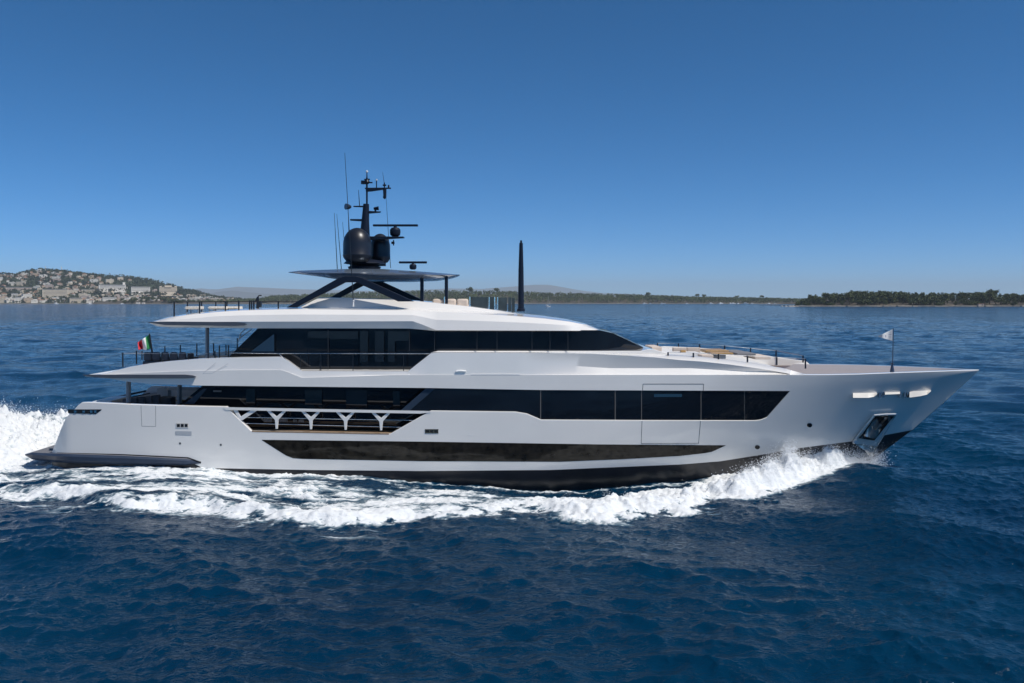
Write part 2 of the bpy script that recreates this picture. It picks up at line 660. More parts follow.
    k.l(gst.outputs["Fac"], gm.inputs["Value"])
    ds = k.n("ShaderNodeVectorMath", operation='DISTANCE')
    ds.inputs[1].default_value = (0, YC, 0)
    k.l(tc.outputs["Object"], ds.inputs[0])
    dm = k.n("ShaderNodeMapRange")
    dm.inputs["From Min"].default_value = 25
    dm.inputs["From Max"].default_value = 220
    dm.inputs["To Min"].default_value = 0.22
    dm.inputs["To Max"].default_value = 1.75
    k.l(ds.outputs["Value"], dm.inputs["Value"])
    gd = k.n("ShaderNodeMath", operation='MULTIPLY')
    k.l(gm.outputs[0], gd.inputs[0])
    k.l(dm.outputs[0], gd.inputs[1])
    for sc, amp in ((0.8, 0.7), (5.5, 0.7)):
        sn_ = k.n("ShaderNodeTexNoise")
        sn_.inputs["Scale"].default_value = sc
        sn_.inputs["Detail"].default_value = 3
        k.l(mp.outputs[0], sn_.inputs["Vector"])
        ctr = k.n("ShaderNodeVectorMath", operation='SUBTRACT')
        ctr.inputs[1].default_value = (0.5, 0.5, 0.5)
        k.l(sn_.outputs["Color"], ctr.inputs[0])
        sca = k.n("ShaderNodeVectorMath", operation='SCALE')
        k.l(ctr.outputs[0], sca.inputs[0])
        k.l(gd.outputs[0], sca.inputs["Scale"])
        ad = k.n("ShaderNodeVectorMath", operation='MULTIPLY_ADD')
        ad.inputs[1].default_value = (amp, amp * 1.25, 0)
        k.l(sca.outputs[0], ad.inputs[0])
        k.l(acc, ad.inputs[2])
        acc = ad.outputs[0]
    nm = k.n("ShaderNodeVectorMath", operation='NORMALIZE')
    k.l(acc, nm.inputs[0])
    k.l(nm.outputs[0], p.inputs["Normal"])
    # foam
    fb = k.n("ShaderNodeBsdfPrincipled")
    fb.inputs["Roughness"].default_value = 0.7
    fb.inputs["Base Color"].default_value = (0.77, 0.79, 0.80, 1)
    fb.inputs["Specular IOR Level"].default_value = 0.2
    n4 = k.n("ShaderNodeTexNoise")
    n4.inputs["Scale"].default_value = 5.5
    n4.inputs["Detail"].default_value = 7
    n4.inputs["Roughness"].default_value = 0.68
    n4.inputs["Distortion"].default_value = 0.9
    mp = k.n("ShaderNodeMapping")
    mp.inputs["Scale"].default_value = (0.48, 1.0, 1.0)
    k.l(tc.outputs["Object"], mp.inputs["Vector"])
    k.l(mp.outputs[0], n4.inputs["Vector"])
    vor = k.n("ShaderNodeTexVoronoi")
    vor.feature = 'SMOOTH_F1'
    vor.inputs["Scale"].default_value = 3.6
    wv = k.n("ShaderNodeVectorMath", operation='MULTIPLY_ADD')
    wv.inputs[1].default_value = (0.5, 0.5, 0.5)
    k.l(n4.outputs["Color"], wv.inputs[0])
    k.l(mp.outputs[0], wv.inputs[2])
    k.l(wv.outputs[0], vor.inputs["Vector"])
    s1 = k.n("ShaderNodeMath", operation='MULTIPLY_ADD')      # foam + 0.9*(noise-0.5)
    k.l(n4.outputs["Fac"], s1.inputs[0])
    s1.inputs[1].default_value = 1.4
    k.l(att.outputs["Fac"], s1.inputs[2])
    s2 = k.n("ShaderNodeMath", operation='MULTIPLY_ADD')
    k.l(vor.outputs["Distance"], s2.inputs[0])
    s2.inputs[1].default_value = 0.35
    k.l(s1.outputs[0], s2.inputs[2])
    rg = k.n("ShaderNodeMapRange")
    rg.interpolation_type = 'SMOOTHSTEP'
    rg.inputs["From Min"].default_value = 1.1
    rg.inputs["From Max"].default_value = 1.58
    k.l(s2.outputs[0], rg.inputs["Value"])
    gate = k.n("ShaderNodeMapRange")
    gate.inputs["From Min"].default_value = 0.12
    gate.inputs["From Max"].default_value = 0.4
    k.l(att.outputs["Fac"], gate.inputs["Value"])
    ml = k.n("ShaderNodeMath", operation='MULTIPLY')
    k.l(rg.outputs[0], ml.inputs[0])
    k.l(gate.outputs[0], ml.inputs[1])
    veil = k.n("ShaderNodeMapRange")
    veil.inputs["From Min"].default_value = 0.15
    veil.inputs["From Max"].default_value = 0.85
    veil.inputs["To Max"].default_value = 0.34
    k.l(att.outputs["Fac"], veil.inputs["Value"])
    vn = k.n("ShaderNodeMath", operation='MULTIPLY')
    k.l(veil.outputs[0], vn.inputs[0])
    n5 = k.n("ShaderNodeTexNoise")
    n5.inputs["Scale"].default_value = 11
    n5.inputs["Detail"].default_value = 6
    n5.inputs["Roughness"].default_value = 0.7
    k.l(mp.outputs[0], n5.inputs["Vector"])
    v5 = k.n("ShaderNodeMapRange")
    v5.inputs["From Min"].default_value = 0.35
    v5.inputs["From Max"].default_value = 0.65
    v5.inputs["To Min"].default_value = 0.1
    v5.inputs["To Max"].default_value = 1.9
    k.l(n5.outputs["Fac"], v5.inputs["Value"])
    k.l(v5.outputs[0], vn.inputs[1])
    mlm = k.n("ShaderNodeMath", operation='MAXIMUM')
    k.l(ml.outputs[0], mlm.inputs[0])
    k.l(vn.outputs[0], mlm.inputs[1])
    ml = mlm
    fbm = k.n("ShaderNodeBump")
    fbm.inputs["Strength"].default_value = 0.6
    fbm.inputs["Distance"].default_value = 0.14
    k.l(n4.outputs["Fac"], fbm.inputs["Height"])
    k.l(fbm.outputs[0], fb.inputs["Normal"])
    ms = k.n("ShaderNodeMixShader")
    k.l(ml.outputs[0], ms.inputs[0])
    k.l(p.outputs[0], ms.inputs[1])
    k.l(fb.outputs[0], ms.inputs[2])
    k.l(ms.outputs[0], k.out.inputs["Surface"])
    me.materials.append(m)
    return X, Y, H, foam


SEA = build_sea()


def spray():
    """droplets thrown up by the bow wave, the wave crest and the stern wash: uncountable, one object each"""
    X, Y, H, foam = SEA
    ico = np.array([(0, 0, 1), (1, 0, 0), (0, 1, 0), (-1, 0, 0), (0, -1, 0), (0, 0, -1)], float)
    tri = np.array([(0, 1, 2), (0, 2, 3), (0, 3, 4), (0, 4, 1), (5, 2, 1), (5, 3, 2), (5, 4, 3), (5, 1, 4)])
    g = np.random.default_rng(5)
    foamw = mat("spray_white", (0.86, 0.88, 0.9), 0.5)

    def drops(name, pos, rad):
        n = len(pos)
        sc = rad[:, None, None] * (0.7 + 0.6 * g.random((n, 6, 1)))
        v = pos[:, None, :] + ico[None] * sc
        f = (np.arange(n) * 6)[:, None, None] + tri[None]
        me = bpy.data.meshes.new(name)
        me.from_pydata(v.reshape(-1, 3).tolist(), [], f.reshape(-1, 3).tolist())
        me.materials.append(foamw)
        o = bpy.data.objects.new(name, me)
        COL.objects.link(o)
        return o
    # crest of the bow wave
    sel = (X > -8) & (X < 17.3) & (foam > 0.7) & (H > 0.3) & (Y < YC)
    idx = np.argwhere(sel)
    wgt = np.clip(H[sel] - 0.2, 0, 2) ** 2 * (1 + 4 * sstep(8, 15, X[sel]))
    pick = g.choice(len(idx), 42000, p=wgt / wgt.sum())
    ii = idx[pick]
    P = np.stack([X[ii[:, 0], ii[:, 1]], Y[ii[:, 0], ii[:, 1]], H[ii[:, 0], ii[:, 1]]], -1)
    up = g.exponential(0.12, len(P)) * (0.5 + sstep(6, 15, P[:, 0]))
    P += g.normal(0, 0.09, P.shape)
    P[:, 2] += up
    r = 0.004 + 0.016 * g.random(len(P)) ** 4
    # jet at the stem
    m = 30000
    t = g.random(m)
    bx = 17.5 - 3.4 * t + g.normal(0, 0.3, m)
    by = YC - np.maximum(Bf(bx, np.full(m, 0.6)), 0) - 0.15 - np.abs(g.normal(0, 0.35, m)) * (0.5 + t)
    bz = 0.1 + np.abs(g.normal(0, 0.6, m)) * (1.0 - 0.35 * t)
    P2 = np.stack([bx, by, bz], -1)
    r2 = 0.004 + 0.018 * g.random(m) ** 5
    tag(drops("bow_spray", np.concatenate([P, P2]), np.concatenate([r, r2])), "fine white spray thrown up by the bow wave along the hull", "spray", kind="stuff")
    sel = (X < -21) & (X > -38) & (foam > 0.5) & (Y > YC - 7) & (Y < YC + 12)
    idx = np.argwhere(sel)
    wgt = np.clip(H[sel], 0.05, 3) ** 2
    ii = idx[g.choice(len(idx), 26000, p=wgt / wgt.sum())]
    P = np.stack([X[ii[:, 0], ii[:, 1]], Y[ii[:, 0], ii[:, 1]], H[ii[:, 0], ii[:, 1]]], -1) + g.normal(0, 0.12, (26000, 3))
    P[:, 2] += g.exponential(0.14, 26000)
    tag(drops("wake_spray", P, 0.005 + 0.02 * g.random(26000) ** 4), "white spray hanging over the churned wake behind the stern", "spray", kind="stuff")


spray()

# ------------------------------------------------------------------ MOTOR YACHT
yacht = thing("motor_yacht", "long white three-deck motor yacht with black windows under way", "yacht", (0, YC, 0))

# ---- hull
GW = [(52, 452), (54.5, 446), (57, 440), (61, 429), (66, 418), (70, 413.5), (74, 410), (78, 405.5), (82, 402.8), (88, 402.6), (141, 405), (180, 406), (226, 407), (251, 431.3), (320, 433), (390, 434.3), (431, 411), (515, 412), (527, 414), (541, 420), (640, 420.6), (755, 420.8), (761, 420), (767, 417.5), (790, 391.5)]
SH = [(790, 375), (830, 375), (860, 374.4), (890, 373.2), (940, 371.5), (979, 370.1)]
BOOT = [(52, 456.5), (60, 456.5), (190, 462), (203, 468), (310, 470), (420, 471), (550, 470), (620, 467), (680, 464.5), (720, 461.3), (760, 455), (800, 448), (855, 441), (870, 438), (912, 430), (945, 401), (979, 370.45)]
BOT = [(52, 466), (60, 480), (100, 500), (300, 508), (700, 508), (815, 503), (834, 489), (872, 460), (912, 430.3), (945, 401.3), (979, 370.6)]
fB, fK = pl(BOOT), pl(BOT)


def hull_rows(xs, topf, inner, deckz, deckm):
    top = topf(xs)
    boot = np.minimum(fB(xs), fK(xs))
    bot = fK(xs)
    rb = surf(xs, bot)
    rows = [row_c(rb, np.minimum(rb[2] - 0.002, -1.5) if False else rb[2] - 0.3 * np.clip((YC - rb[1]) / 1.0, 0, 1)), rb, surf(xs, 0.5 * boot + 0.5 * bot)]
    mats = [1, 1]
    for t in np.linspace(0, 1, 11):
        rows.append(surf(xs, boot * (1 - t) + top * t))
        mats.append(1 if t == 0 else 0)
    rt = rows[-1]
    bt = YC - rt[1]
    i1 = np.minimum(0.03, bt * 0.3)
    i2 = np.minimum(inner, bt * 0.6)
    i3 = np.minimum(inner + 0.03, bt * 0.7)
    rows.append((rt[0], rt[1] + i1, rt[2] + 0.02))
    rows.append((rt[0], rt[1] + i2, rt[2] + 0.02))
    zd = np.minimum(np.maximum(deckz, rb[2] + 0.45 * (rt[2] - rb[2])), rt[2] - 0.02)
    yd = np.minimum(np.maximum(rt[1] + i3, YC - np.maximum(Bf(rt[0], zd) - 0.12, 0)), YC - 0.001)
    rows.append((rt[0], yd, zd))
    rows.append(row_c(rt, zd))
    return rows, mats + [0, 0, 2, deckm]


hb = MB()
xs = stations(52, 790, GW, BOOT, BOT, step=5)
rows, ms = hull_rows(xs, pl(GW), 0.22, 2.28, 3)
loft(hb, xs, rows, ms)
xs = stations(790, 979, SH, BOOT, BOT, step=3)
rows, ms = hull_rows(xs, pl(SH), 0.30, 3.95, 3)
loft(hb, xs, rows, ms)
hull = hb.build("hull", [WHITE, ANTIFOUL, PINKW, TEAK], yacht, ang=28)

# ---- upper deck band (white), with the coachroof of the foredeck
UB = [(85, 376.6), (107, 378.3), (130, 382), (150, 384), (205, 385.6), (430, 388), (540, 390), (790, 391), (790.6, 379), (808, 377)]
UT = [(85, 375.2), (100, 374.2), (106, 373.4), (112, 371.5), (118, 369.6), (130, 366.6), (150, 363.2), (170, 361), (200, 358.6), (240, 357), (281, 356.5), (288, 360.5), (302, 370.6), (408, 371), (431, 352.9), (438, 352.2), (545, 352.6), (655, 354.2), (700, 357), (730, 360.2), (760, 364.3), (785, 368.6), (808, 374.8)]
xs = stations(85, 808, UB, UT, [(470, 0), (520, 0), (560, 0), (630, 0)], step=5)
b_, t_ = pl(UB)(xs), pl(UT)(xs)
g1 = np.clip((xs - 300) / 95, 0, 1)                  # how much of the forward sculpting is on
g2 = np.clip((xs - 520) / 90, 0, 1)
hid = np.clip((xs - 790.0) / 0.5, 0, 1)              # ahead of the window end the band stands on the foredeck
ridge = np.clip((0.45 * b_ + 0.55 * t_) * (1 - g1) + 374.9 * g1, t_ + 0.1, b_ - 0.05)
led = np.clip(ridge - 0.35 * g2 - 0.05, t_ + 0.08, None)
fac = np.clip((0.25 * b_ + 0.75 * t_) * (1 - g2) + (368.2 + np.clip((xs - 690) / 60, 0, 1) * 3.5) * g2, t_ + 0.05, led - 0.02)
crown_y = t_ + 0.35 + 4.0 * np.clip((xs - 590) / 90, 0, 1)
crown_y = np.minimum(crown_y, led - 0.4)
fac = np.clip(np.maximum(fac, crown_y + 0.35), None, led - 0.02)
Zb = surf(xs, b_, 0.001)
rows = [row_c(Zb, Zb[2]), (Zb[0], Zb[1] + 0.3 * hid, Zb[2])]
rows.append(surf(xs, ridge * 0.5 + b_ * 0.5, 0.0005 + 0.3 * hid))
rows.append(surf(xs, ridge, 0.0 + 0.32 * hid))
rows.append(surf(xs, led, 0.02 + 0.07 * g2 + 0.27 * hid))
rows.append(surf(xs, fac, 0.05 + 0.24 * g2 + 0.12 * hid))
top_r = surf(xs, np.minimum(crown_y, fac - 0.01), 0.07 + 0.12 * g2 + 0.26 * hid)
rows.append(top_r)
cap = surf(xs, t_, 0.16 + 0.44 * g2)
rows.append(cap)
inn = row_in(cap, 0.16 + 0.30 * g2, None, 0.0)
rows.append(inn)
fwd = np.clip((xs - 640) / 15, 0, 1)
zdk = np.minimum(np.where(xs < 432, 4.97, cap[2] - 0.02 - 0.30 * fwd), cap[2] - 0.004)
rows.append((inn[0], inn[1] + 0.02, zdk))
rows.append(row_c(cap, zdk))
ub = MB()
loft(ub, xs, rows, [0, 0, 0, 0, 0, 0, 0, 0, 2, 2])
ub.build("upper_deck", [WHITE, TEAK, WHITE2], yacht, ang=24)

# ---- grey fins at the ends of the overhangs
FINM = mat("fin_grey", (0.075, 0.085, 0.105), 0.35, var=0.05)
fm = MB()
def fin(mb, pts_top, pts_bot, x0, x1, inset, off=0.12, thick=0.6):
    patch(mb, pts_top, pts_bot, x0, x1, off=off, thick=thick, nv=3, step=6, inset=inset)
fin(fm, [(83, 374.6), (100, 374.6), (185, 374.6), (193, 375.4), (196, 376.6)], [(83, 375.6), (95, 377.4), (110, 378.2), (185, 378.4), (193, 378.0), (196, 376.9)], 83, 196, 0.0)
fm.build("overhang_fin", FINM, yacht)
fm = MB()
fin(fm, [(148, 321.9), (165, 321.5), (235, 322.0), (244, 323.0), (247, 324.2)], [(148, 322.6), (165, 325.0), (235, 326.0), (244, 325.6), (247, 324.5)], 148, 247, 0.55)
fm.build("overhang_fin", FINM, yacht)

# ---- main deck house (dark glass, set in behind the side deck) and flush glass forward
xs = stations(176, 800, [(181, 0), (203, 0), (430, 0)], step=8)
top = pl([(176, 407.5), (203, 385.2), (430, 387.6), (540, 389.6), (800, 390.6)])(xs)
rt = surf(xs, top, 0.95)
rb = surf(xs, np.full_like(xs, 431.0), 1.08)
rb = (rt[0], rb[1], np.full_like(rt[2], 2.29))
mh = MB()
loft(mh, xs, [row_c(rb, 2.29), rb, rt, row_c(rt, rt[2])], [0, 0, 0])
mh.build("saloon_glazing", GLASS, yacht)


def win(name, top, bot, x0, x1, m, off=0.0, thick=0.05, par=yacht, inset=0.0, nv=3, step=5.0):
    mb = MB()
    patch(mb, top, bot, x0, x1, off=off, thick=thick, nv=nv, step=step, inset=inset)
    return mb.build(name, m, par)


WTOP = [(409.5, 411.2), (437, 387.6), (540, 389.5), (790, 390.6)]
WBOT = [(400, 411.5), (431, 411.4), (515, 412.4), (527, 414.4), (541, 420.3), (640, 420.9), (755, 421.1), (761, 420.3), (767, 417.8), (789.5, 391.2)]
splits = [(409.5, 540.2), (541.2, 614.8), (615.8, 641.2), (642, 700.6), (701.6, 744.2), (744.9, 789.5)]
for i, (a, b) in enumerate(splits):
    win("main_deck_window", WTOP, WBOT, a, b, GLASS, off=-0.035, thick=0.06)
mb = MB()
patch(mb, [(438, 386.9), (540, 389.0), (790, 390.3)], [(438, 411.9), (515, 412.8), (527, 414.8), (541, 420.8), (640, 421.4), (755, 421.6), (761, 420.8), (767, 418.3), (790, 391.7)], 438, 790, off=-0.04, thick=0.05, nv=3)
mb.build("window_mullion", mat("mullion_bronze", (0.14, 0.125, 0.11), 0.4), yacht)
# slanting blue-grey end glass where the side deck meets the flush glazing, and raked aft glass
mb = MB()
a, b = W(404, 410.5, 37.55), W(434, 387.6, 37.55)
mb.ppx([(400, 411), (409.3, 411), (436.8, 387.3), (427, 387.3)], 37.08, 0.05)
mb.build("side_deck_screen", GLASSB, yacht)
mb = MB()
mb.ppx([(184, 404), (194, 404), (207, 388.5), (203.5, 388.5)], 37.9, 0.05)
mb.build("aft_screen", GLASSB, yacht)
# curtains faintly visible behind the saloon glass
for (x0, y0, x1, y1, Yd) in ((246, 389, 255, 407, 37.905), (305, 390, 322, 405, 37.905), (346, 390, 367, 410, 37.905), (393, 391, 400, 412, 37.905)):
    mb = MB()
    mb.ppx([(x0, y0), (x0, y1), (x1, y1), (x1, y0)], Yd, 0.02)
    mb.build("curtain", CURTAIN, yacht)
for (x0, y0, x1, y1) in ((552, 394, 566, 416), (601, 394, 608, 416), (713, 394, 741, 416), (749, 394, 762, 410)):
    win("curtain", [(x0, y0), (x1, y0)], [(x0, y1), (x1, y1)], x0, x1, CURTAIN, off=-0.031, thick=0.02)
win("pane_reflection_strip", [(654, 394), (682, 394)], [(654, 397), (682, 397)], 654, 682, mat("pane_reflection_blue", (0.02, 0.055, 0.09), 0.1), off=-0.030, thick=0.02)  # blue reflection painted onto the pane as a thin panel, no lamp
# illegible small lettering on the saloon glass: pale strokes where it stands
mb = MB()
for i in range(8):
    x = 213.2 + i * 1.05
    mb.ppx([(x, 390.3), (x, 391.9), (x + .7, 391.9), (x + .7, 390.3)], 37.85, 0.01)
mb.build("lettering", mat("faint_grey_lettering", (0.16, 0.18, 0.20), 0.5), yacht, smooth=False)

# ---- hull side openings
LT = [(262, 439.8), (420, 441.6), (600, 444.4), (725.5, 445.3)]
LB = [(262, 440.3), (278, 450.5), (286, 455.5), (293, 458.2), (302, 458.9), (420, 461.2), (560, 461.8), (620, 459.4), (680, 456), (705, 453.2), (712, 451.8), (725.5, 445.6)]
win("hull_window", LT, LB, 262, 725.5, GLASSW, off=0.006, thick=0.05, nv=4)


def seam(mb, pts, wpx=0.5):
    for (xa, ya), (xb, yb) in zip(pts[:-1], pts[1:]):
        n = max(2, int(max(abs(xb - xa), abs(yb - ya)) / 6))
        X, Y, Z = surf(np.linspace(xa, xb, n), np.linspace(ya, yb, n), 0.003)
        mb.tube(list(zip(X, Y, Z)), wpx * 0.0435 * 0.5, n=6)


mb = MB()
seam(mb, [(642.5, 391), (643, 384), (703.6, 384), (703.2, 391)], .55)
seam(mb, [(642, 421), (641.2, 443.4), (698.6, 443.2), (700.5, 421)], .55)
mb.build("shell_door_seam", SEAM, yacht)
mb = MB()
seam(mb, [(141, 405.5), (141.8, 426.2), (155.8, 426.4), (155.6, 406)], .35)
mb.build("boarding_gate_seam", SEAM, yacht)
mb = MB()
seam(mb, [(228, 363.5), (212, 373.5), (203, 373.4), (216, 362.5)], .3)
mb.build("panel_seam", mat("seam_pale", (0.38, 0.4, 0.44), 0.5), yacht)

# ---- side deck with Y-shaped stanchions, rails and cap
CAPT = [(222, 407.0), (240, 407.4), (320, 409), (420, 410.8), (434, 411.2)]
CAPB = [(222, 407.2), (226, 410.0), (240, 410.2), (320, 411.8), (420, 413.6), (434, 412)]
mb = MB()
patch(mb, CAPT, CAPB, 224, 431, off=0.02, thick=0.16, nv=2)
mb.build("bulwark_cap", WHITE, yacht)


def ystan(xc, yt, yf, yb):
    mb = MB()
    mb.ppx([(xc - 10, yt), (xc - 6.8, yt), (xc, yf - 2.2), (xc + 6.8, yt), (xc + 10, yt), (xc + 1.8, yf + 1.5), (xc + 1.0, yb), (xc - 1.0, yb), (xc - 1.8, yf + 1.5)], 37.02, 0.09)
    return mb


for xc in (276.5, 310.8, 345.5, 381):
    k_ = (xc - 276) / 34
    ystan(xc, 410.6 + 0.55 * k_, 418.6 + 0.5 * k_, 429 + 0.5 * k_).build("stanchion", WHITE, yacht, smooth=False, bevel=0.015)
mb = MB()
mb.ppx([(233, 410), (237, 410), (240.6, 416.6), (251, 410), (258, 410), (241.5, 420.8), (239.5, 420.5)], 37.02, 0.09)
mb.build("stanchion", WHITE, yacht, smooth=False, bevel=0.015)
for (xa, ya, xb, yb) in ((243, 417.3, 420, 420.5), (246, 423.3, 409, 427.4)):
    mb = MB()
    mb.tube([W(xa, ya, 37.12), W(xb, yb, 37.12)], 0.018, n=8)
    mb.build("side_deck_rail", CHROME, yacht)
for (xa, xb, ya, yb) in ((264, 272, 418.7, 422), (279, 288, 418.4, 422.2), (293, 297, 419.5, 422.2), (298.5, 304, 419.5, 422.3)):
    mb = MB()
    mb.ppx([(xa, ya), (xa, yb), (xb, yb), (xb, ya)], 37.86, 0.03)
    mb.build("lit_shelf", mat("dim_interior_beige", (0.20, 0.18, 0.16), 0.6, var=0.5, scale=9), yacht, smooth=False)
mb = MB()
patch(mb, [(252, 430.6), (390, 433.4)], [(252, 431.9), (258, 432.1), (390, 434.6)], 252, 389, off=0.006, thick=0.3, nv=1)
mb.build("side_deck_edge", TEAK, yacht)

# ---- upper deck house
xs = stations(228, 649, [(258, 0), (232, 0), (600, 0), (622, 0), (612, 0), (635, 0)], step=7)
top = pl([(228, 357.5), (258, 328.2), (410, 328.4), (436, 330), (600, 330.2), (612, 333), (622, 337.3), (635, 343.5), (645, 348.6), (649, 351)])(xs)
nar = np.clip((xs - 575) / 74, 0, 1) ** 2 * 1.3
rt = surf(xs, top, 0.80 + nar)
rb = surf(xs, np.full_like(xs, 360.0), 0.90 + nar)
rb = (rt[0], rb[1], np.minimum(4.975, rt[2] - 0.05))
mh = MB()
crown = np.clip((xs - 600) / 20, 0, 1) * 0.10
rm = (rt[0], 0.35 * YC + 0.65 * rt[1], rt[2] + 0.5 * crown)
loft(mh, xs, [row_c(rb, rb[2]), rb, rt, rm, row_c(rt, rt[2] + crown)], [0, 0, 0, 0])
mh.build("wheelhouse_glazing", GLASS, yacht, ang=40)
# forward white coaming at the foot of the windshield
mb = MB()
mb.ppx([(430, 352.6), (655, 354.2), (668, 355.4), (668, 353.5), (655, 349.6), (648, 349.2), (640, 351.0), (560, 350.9), (438, 350.9)], 37.75, 2 * (YC - 37.75))
mb.build("windshield_coaming", WHITE, yacht, smooth=False, bevel=0.03)
for (x0, y0, x1, y1) in ((308, 331, 330, 338), (360, 331, 368, 362), (375, 331, 384, 362), (388, 331, 395, 362), (330, 331, 358, 339), (395, 331, 409, 341)):
    mb = MB()
    mb.ppx([(x0, y0), (x0, y1), (x1, y1), (x1, y0)], 37.70, 0.02)
    mb.build("curtain", CURTAIN, yacht)
MULL = mat("mullion_dark", (0.03, 0.032, 0.036), 0.4)
for x, y1 in ((328, 370), (409.5, 351), (434.5, 351), (477, 351), (497, 351), (532, 351), (550, 351), (568, 351)):
    mb = MB()
    mb.ppx([(x - .25, 330), (x - .25, y1), (x + .25, y1), (x + .25, 330)], 37.69, 0.03)
    mb.build("window_mullion", MULL, yacht, smooth=False)
# aft pillar triangle of light glass
mb = MB()
mb.ppx([(251, 351.5), (274, 334), (274, 351.5)], 37.68, 0.05)
mb.build("aft_quarter_window", mat("see_through_pane", (0.02, 0.045, 0.08), 0.05), yacht, smooth=False)
# side deck rail across the recess
mb = MB()
Y0 = 37.15
mb.tube([W(230, 353.0, Y0), W(273, 353.3, Y0), W(279, 353.5, Y0), W(296, 369.5, Y0)], 0.022, n=8)
mb.tube([W(279, 353.4, Y0), W(430, 353.6, Y0)], 0.02, n=8)
mb.build("upper_side_rail", CHROME, yacht)
for xa, ya, yb in ((300.5, 353.5, 370), (321, 353.5, 370.5), (353, 353.5, 370.8), (403.5, 353.5, 370.8), (320, 362, 370)):
    mb = MB()
    mb.tube([W(xa, ya, Y0 + .02), W(xa, yb + .5, Y0 + .02)], 0.016, n=8)
    mb.build("rail_post", BLACKP, yacht)

# ---- sundeck roof
RB = [(150, 323.3), (158, 326.4), (166, 327.2), (250, 328.3), (408, 328.5), (420, 329.4), (436, 331), (601, 331.2)]
RC = [(150, 322.4), (160, 319.4), (168, 317.2), (183, 314.4), (215, 310.8), (240, 309), (280, 307.8), (302, 307.4), (345, 308), (400, 308.7), (440, 309.6), (470, 311), (500, 313), (520, 314.6), (545, 317), (570, 320.5), (586, 324), (601, 330.2)]
RFa = [(150, 322.9), (166, 324), (200, 323), (215, 321.8), (413, 321.2), (424, 325.2), (436, 330.2), (601, 330.8)]
xs = stations(150, 601, RB, RC, RFa, step=6)
nar = 0.55 + np.clip((xs - 560) / 41, 0, 1) ** 2 * 1.0
rB, rF, rC = pl(RB)(xs), pl(RFa)(xs), pl(RC)(xs)
rF = np.clip(rF, rC + 0.05, rB - 0.03)
a0 = surf(xs, rB, nar + 0.12)
a1 = surf(xs, rF, nar)
a2 = surf(xs, 0.5 * rF + 0.5 * rC, nar + 0.10)
a3 = surf(xs, 0.12 * rF + 0.88 * rC, nar + 0.34)
a4 = surf(xs, rC, nar + 0.95)
rb = MB()
loft(rb, xs, [row_c(a0, a0[2]), a0, a1, a2, a3, a4, row_c(a4, a4[2] + 0.02)], [0, 0, 0, 0, 0, 0])
rb.build("sundeck_roof", WHITE, yacht, ang=22)
# coaming round the sundeck
CT = [(300, 307.6), (318, 298), (330, 297.8), (398, 299.2), (430, 302.3), (470, 306.6), (500, 310.8), (522, 314.6), (545, 317)]
xs = stations(300, 545, CT, step=8)
t_ = pl(CT)(xs)
c0 = surf(xs, t_ + 0.02, 1.75)
c1 = (c0[0], c0[1] - 0.22, np.minimum(c0[2] - 0.05, surf(xs, pl(RC)(xs) + 0.6, 1.5)[2]))
c2 = (c0[0], c0[1] + 0.1, c0[2] + 0.012)
cm = MB()
loft(cm, xs, [row_c(c1, c1[2]), c1, c0, c2, row_c(c2, c2[2])], [0, 0, 0, 0])
cm.build("sundeck_coaming", WHITE, yacht, ang=25)

# ---- columns of the aft overhangs
for (x, y0, y1, Y, r_, m) in ((207.3, 327, 361, 38.6, 0.075, GREYM), (128.5, 379, 412, 37.75, 0.085, GREYM), (179.5, 384, 412, 38.6, 0.085, GREYM)):
    mb = MB()
    mb.tube([W(x, y0, Y), W(x, y1, Y)], r_, n=14, sx=1.8)
    mb.build("overhang_column", m, yacht)

# ---- hardtop
xs = np.linspace(288.5, 459.5, 48)
Yh = 38.35
tt = pl([(288.5, 272.0), (300, 270.6), (345, 269.0), (380, 268.8), (400, 270.2), (430, 272.2), (459.5, 274.6)])(xs)
bb = pl([(288.5, 272.6), (318, 276.4), (335, 279.0), (360, 280.0), (400, 280.2), (430, 279.0), (448, 277.4), (459.5, 275.2)])(xs)
ed = pl([(288.5, 272.3), (330, 273.0), (380, 273.6), (430, 274.8), (459.5, 274.9)])(xs)
pw = np.clip(np.minimum((xs - 288.5) / 40, (459.5 - xs) / 30), 0.0, 1) ** 0.6 * 0.9 + 0.1
def hrow(py, inset):
    Y = YC - (YC - Yh) * pw + inset * pw
    return (xs - CX) * Y / F, Y, CH - (py - HZ) * Y / F
h1, h2 = hrow(bb, 0.62), hrow(ed, 0.0)
h2b = hrow(0.35 * bb + 0.65 * ed, 0.12)
h3 = hrow(tt, 0.6)
ht = MB()
loft(ht, xs, [row_c(h1, h1[2]), h1, h2b, h2, h3, row_c(h3, h3[2])], [0, 0, 0, 1, 1])
ht.build("hardtop", [HARDT, HARDT], yacht, ang=25)
# arch legs: an inverted V each side
for Y, d_ in ((38.15, 0.28), (43.35, 0.28)):
    s_ = 38.15
    q = [(286, 307.6), (296, 307.6), (345, 282.3), (356, 282.3), (398, 301.5), (414, 301.5), (363, 278.2), (356, 276.2), (345, 276.2), (338, 278.2)]
    mb = MB()
    mb.prism([((x - CX) * s_ / F, CH - (y - HZ) * s_ / F) for x, y in q], Y, Y + d_)
    mb.build("hardtop_arch", NAVYP, yacht, smooth=False, bevel=0.03)
for (x, y0, y1, Y) in ((422.0, 277, 303, 38.9), (446.4, 276, 303.5, 39.6)):
    mb = MB()
    a, b = W(x, y0, Y), W(x, y1, Y)
    mb.box(((a[0] + b[0]) / 2, Y, (a[2] + b[2]) / 2), (0.15, 0.22, a[2] - b[2]))
    mb.build("hardtop_post", NAVYP, yacht, smooth=False, bevel=0.02)

